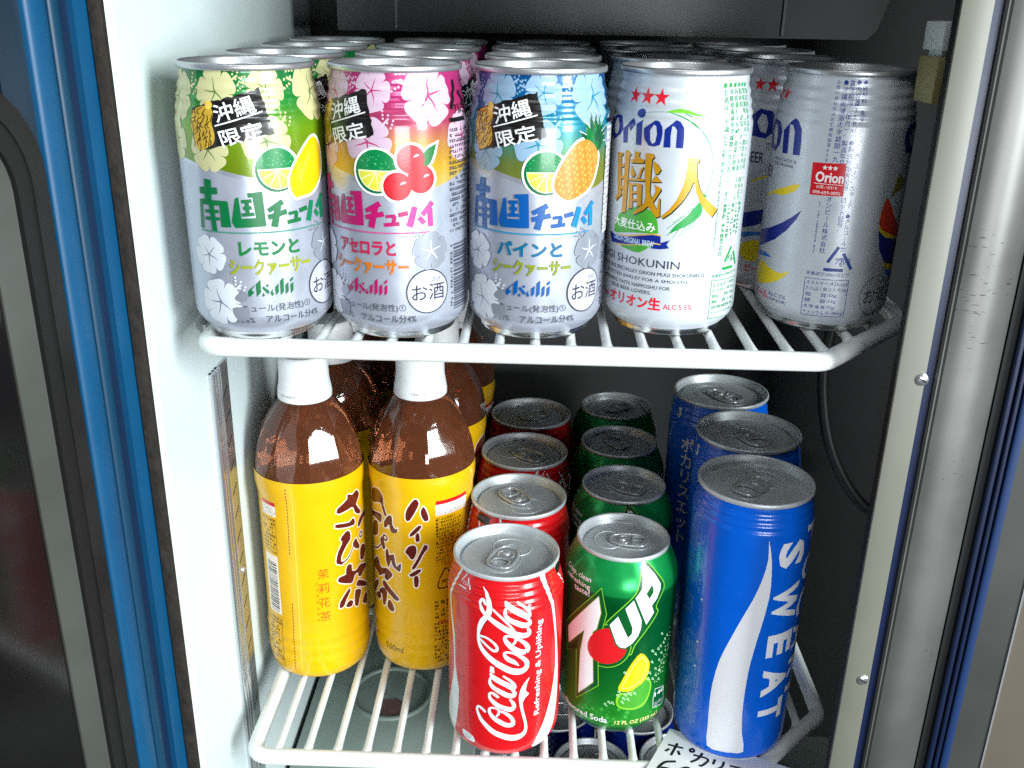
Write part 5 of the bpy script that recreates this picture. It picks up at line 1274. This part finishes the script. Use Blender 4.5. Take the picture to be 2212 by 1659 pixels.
# ------------------------------------------------------------------ cans and bottles standing further in
def put(src, x, y, z, rz, label, lid_rot=None):
    c = copy_tree(src)
    c.location = (x * MM, y * MM, z * MM); c.rotation_euler = (0, 0, rz)
    c['label'] = label
    if z > 100: on_upper(c, rz)
    return c
for o in (c1, c2, c3, c4, c5): on_upper(o)
ordn = ('second', 'third', 'fourth')
for src, x, y, word, rots in ((c1, -117.6, 42, 'green topped lemon liqueur can', (.5, -.9, 2)), (c2, -52.6, 48, 'pink topped cherry liqueur can', (1.9, .4, -1)), (c3, 12.6, 52, 'blue topped pineapple liqueur can', (1.0, -2, 3))):
    for i in range(3):
        put(src, x + random.uniform(-.4, .6) + i * .4, y + i * 66.2, ZU, rots[i], '%s, %s from the front in its row' % (word, ordn[i]))
for i in range(3):
    put(c4, 78.6 + i * .5, 61.7 + i * 66.2, ZU, (2.45, 1.2, -.7)[i], 'white gold lettered beer can, %s from the front in its row' % ordn[i])
for i in range(3):
    put(c5, 144.6 - i * 1.0, 73.0 + i * 66.5, ZU, (.92, 2.8, -.9)[i], 'shaded draft beer can, %s from the front in the rightmost upper row' % ordn[i])
for i, (x, y) in enumerate(((5.5, 66.5), (8, 133), (12, 200))):
    put(coke, x, y, 0, (-2.2, 1.3, 2.6)[i], 'red cola can, %s from the front in the cola row' % ordn[i])
for i, (x, y) in enumerate(((73.0, 86.5), (75, 153), (77.5, 220))):
    put(sev, x, y, 0, (-.35, 2.0, .9)[i], 'green lemon lime can, %s from the front in its row' % ordn[i])
for i, (x, y) in enumerate(((145.6, 72.5), (140.5, 139.5))):
    put(poc, x, y, 0, (1.2, 1.45)[i], 'tall blue can, %s from the front in its row' % ordn[i])
for i, (src, x, y) in enumerate(((b1, -123, 134), (b2, -53, 146), (b1, -120, 204), (b2, -50, 217))):
    put(src, x, y, 0, (1.2, 2.2, -1.0, .6)[i], 'tea bottle in shade, %s row, %s' % (('second', 'second', 'third', 'third')[i], 'beside the left wall' if i % 2 == 0 else 'beside the cola cans'))

# ------------------------------------------------------------------ things standing below the lower shelf
can = nb = empty('drink_can', (66, 120, -262), label='dark blue can on the floor tray, below the green lemon lime can', cat='drink can', group='dark blue cans on the floor tray')
prof = jp_prof(33, 122.0)
p = Print(33, prof, 96, chime(prof)); p.text(pw, 'COFFEE', -14, 40, w=28, h=8, bold=.03) if False else None
p.build('body', [mat('dark_blue_print', (8, 36, 132), rough=.28, coat=.3), SILV], can)
add_lid(can, 29.9, 122.0, rot=.9)
for x, y, lb in ((-2, 138, 'dark blue can on the floor tray, directly below the red cola can'), (40, 186, 'dark blue can on the floor tray, behind the one below the green can'), (134, 128, 'dark blue can on the floor tray, below the tall blue can'), (108, 186, 'dark blue can on the floor tray, set back between two others')):
    put(nb, x, y, -262, random.uniform(0, 6), lb)
jar = empty('storage_tub', (-92, 160, -262), label='grey green plastic tub with a round lid mark, under the lower shelf', cat='tub')
MJ = mat('tub_grey_green', (150, 166, 158), rough=.42, noise=(30, .14))
m = MB(); m.box((-66, -150, 0), (66, 120, 136), bev=4); m.build('body', MJ, jar)
m = MB(); m.box((-68, -152, 132), (68, 122, 144), bev=3)
jl = m.build('lid', MJ, jar)
m = MB(); m.tube([(-4 + 31 * math.cos(t), 8 + 31 * math.sin(t), 144) for t in [i * 2 * PI / 40 for i in range(40)]], 2.4, n=10, closed=True); m.build('lid_ring', mat('tub_dark', (112, 126, 120), rough=.4), jl)
m = MB(); m.prism([(-14, -26), (6, -27), (9, -12), (1, -6), (-12, -9)], (0, 8, 144.05), (1, 0, 0), (0, 1, 0), (0, 0, .15)); m.build('printed_patch', mat('patch_red', (128, 100, 94), rough=.5, noise=(90, .3)), jl)

# ------------------------------------------------------------------ handwritten price slip under the tall can
slip = empty('price_slip', (100.9, -0.9, 0.0), label='handwritten white price slip lying under the tall blue can', cat='price slip')
a = math.radians(-24.5)
ex, ey = Vector((math.cos(a), math.sin(a), 0)), Vector((math.cos(a - PI / 2 - .06), math.sin(a - PI / 2 - .06), 0))
m = MB(); V = []; nx_, ny_ = 14, 10
def slip_pt(u, v, dz=0.0):
    q = ex * u + ey * v
    sag = -max(0, v - 34) ** 2 * .012 + .25 * math.sin(u * .12) * min(1, v / 20)
    return (q.x, q.y, .35 + max(-6, sag) + .25 + dz)
for dz in (0, -.22):
    for j in range(ny_ + 1):
        for i in range(nx_ + 1): V.append(slip_pt(80 * i / nx_, 52 * j / ny_, dz))
F = []; K = (nx_ + 1) * (ny_ + 1)
for j in range(ny_):
    for i in range(nx_):
        q = [j * (nx_ + 1) + i, j * (nx_ + 1) + i + 1, (j + 1) * (nx_ + 1) + i + 1, (j + 1) * (nx_ + 1) + i]
        F += [q, [x + K for x in q[::-1]]]
m.add(V, F); paper = m.build('paper', mat('white_paper', (236, 240, 240), rough=.7, noise=(40, .04)), slip, angle=60)
m = MB()
def hand(pts, wd):
    P_ = spline([(x, y) for x, y in pts], 4); V_ = []
    for i, (x, y) in enumerate(P_):
        a_, b_ = P_[max(i - 1, 0)], P_[min(i + 1, len(P_) - 1)]
        d = Vector((b_[0] - a_[0], b_[1] - a_[1])).normalized() * wd / 2
        V_ += [slip_pt(x - d.y, y + d.x, .1), slip_pt(x + d.y, y - d.x, .1)]
    m.add(V_, [[2 * i, 2 * i + 1, 2 * i + 3, 2 * i + 2] for i in range(len(P_) - 1)])
X = 9
for st in ([(0, 14), (9, 13)], [(4.5, 10.5), (4.7, 22)], [(2, 17), (.5, 20)], [(7, 16.5), (9, 19.5)],
           [(12.6, 12.2), (14, 10.8), (15.2, 12.4), (14, 13.8), (12.6, 12.2)],
           [(16, 15.5), (24.5, 15), (23, 21.5), (21.5, 21.8)], [(20, 11.5), (19.4, 17), (16.5, 22)],
           [(28, 13), (28.2, 17.5)], [(33, 12.5), (33.2, 17), (30, 22)],
           [(37, 14), (44.5, 13.6), (41.5, 18.5), (36.5, 22)], [(41.5, 18.5), (45, 21.5)],
           [(48, 13.5), (55, 13.2), (54.2, 20)], [(47, 20.4), (57, 20)], [(60, 15), (61, 17)], [(63.5, 14.5), (64.5, 16.5)], [(68, 14), (67.5, 18), (63, 22)], [(71, 12), (71.5, 22)], [(71.5, 16), (75, 18)]):
    hand([(x + X - 5, y) for x, y in st], 1.5)
for st in ([(8, 25.5), (2.5, 29), (1, 36), (4, 40), (8, 37), (7, 33), (2, 34)], [(15, 27), (11.5, 32), (12.5, 39), (17, 40), (20, 34), (18, 28), (15, 27)], [(26, 27), (23, 32), (24, 39), (28, 40), (31, 34), (29, 28), (26, 27)]):
    hand([(x + X - 4, y) for x, y in st], 1.7)
m.build('handwriting', mat('marker_black', (24, 24, 28), rough=.5), paper)
if _to.name in COL.objects: COL.objects.unlink(_to)
bpy.data.objects.remove(_to)
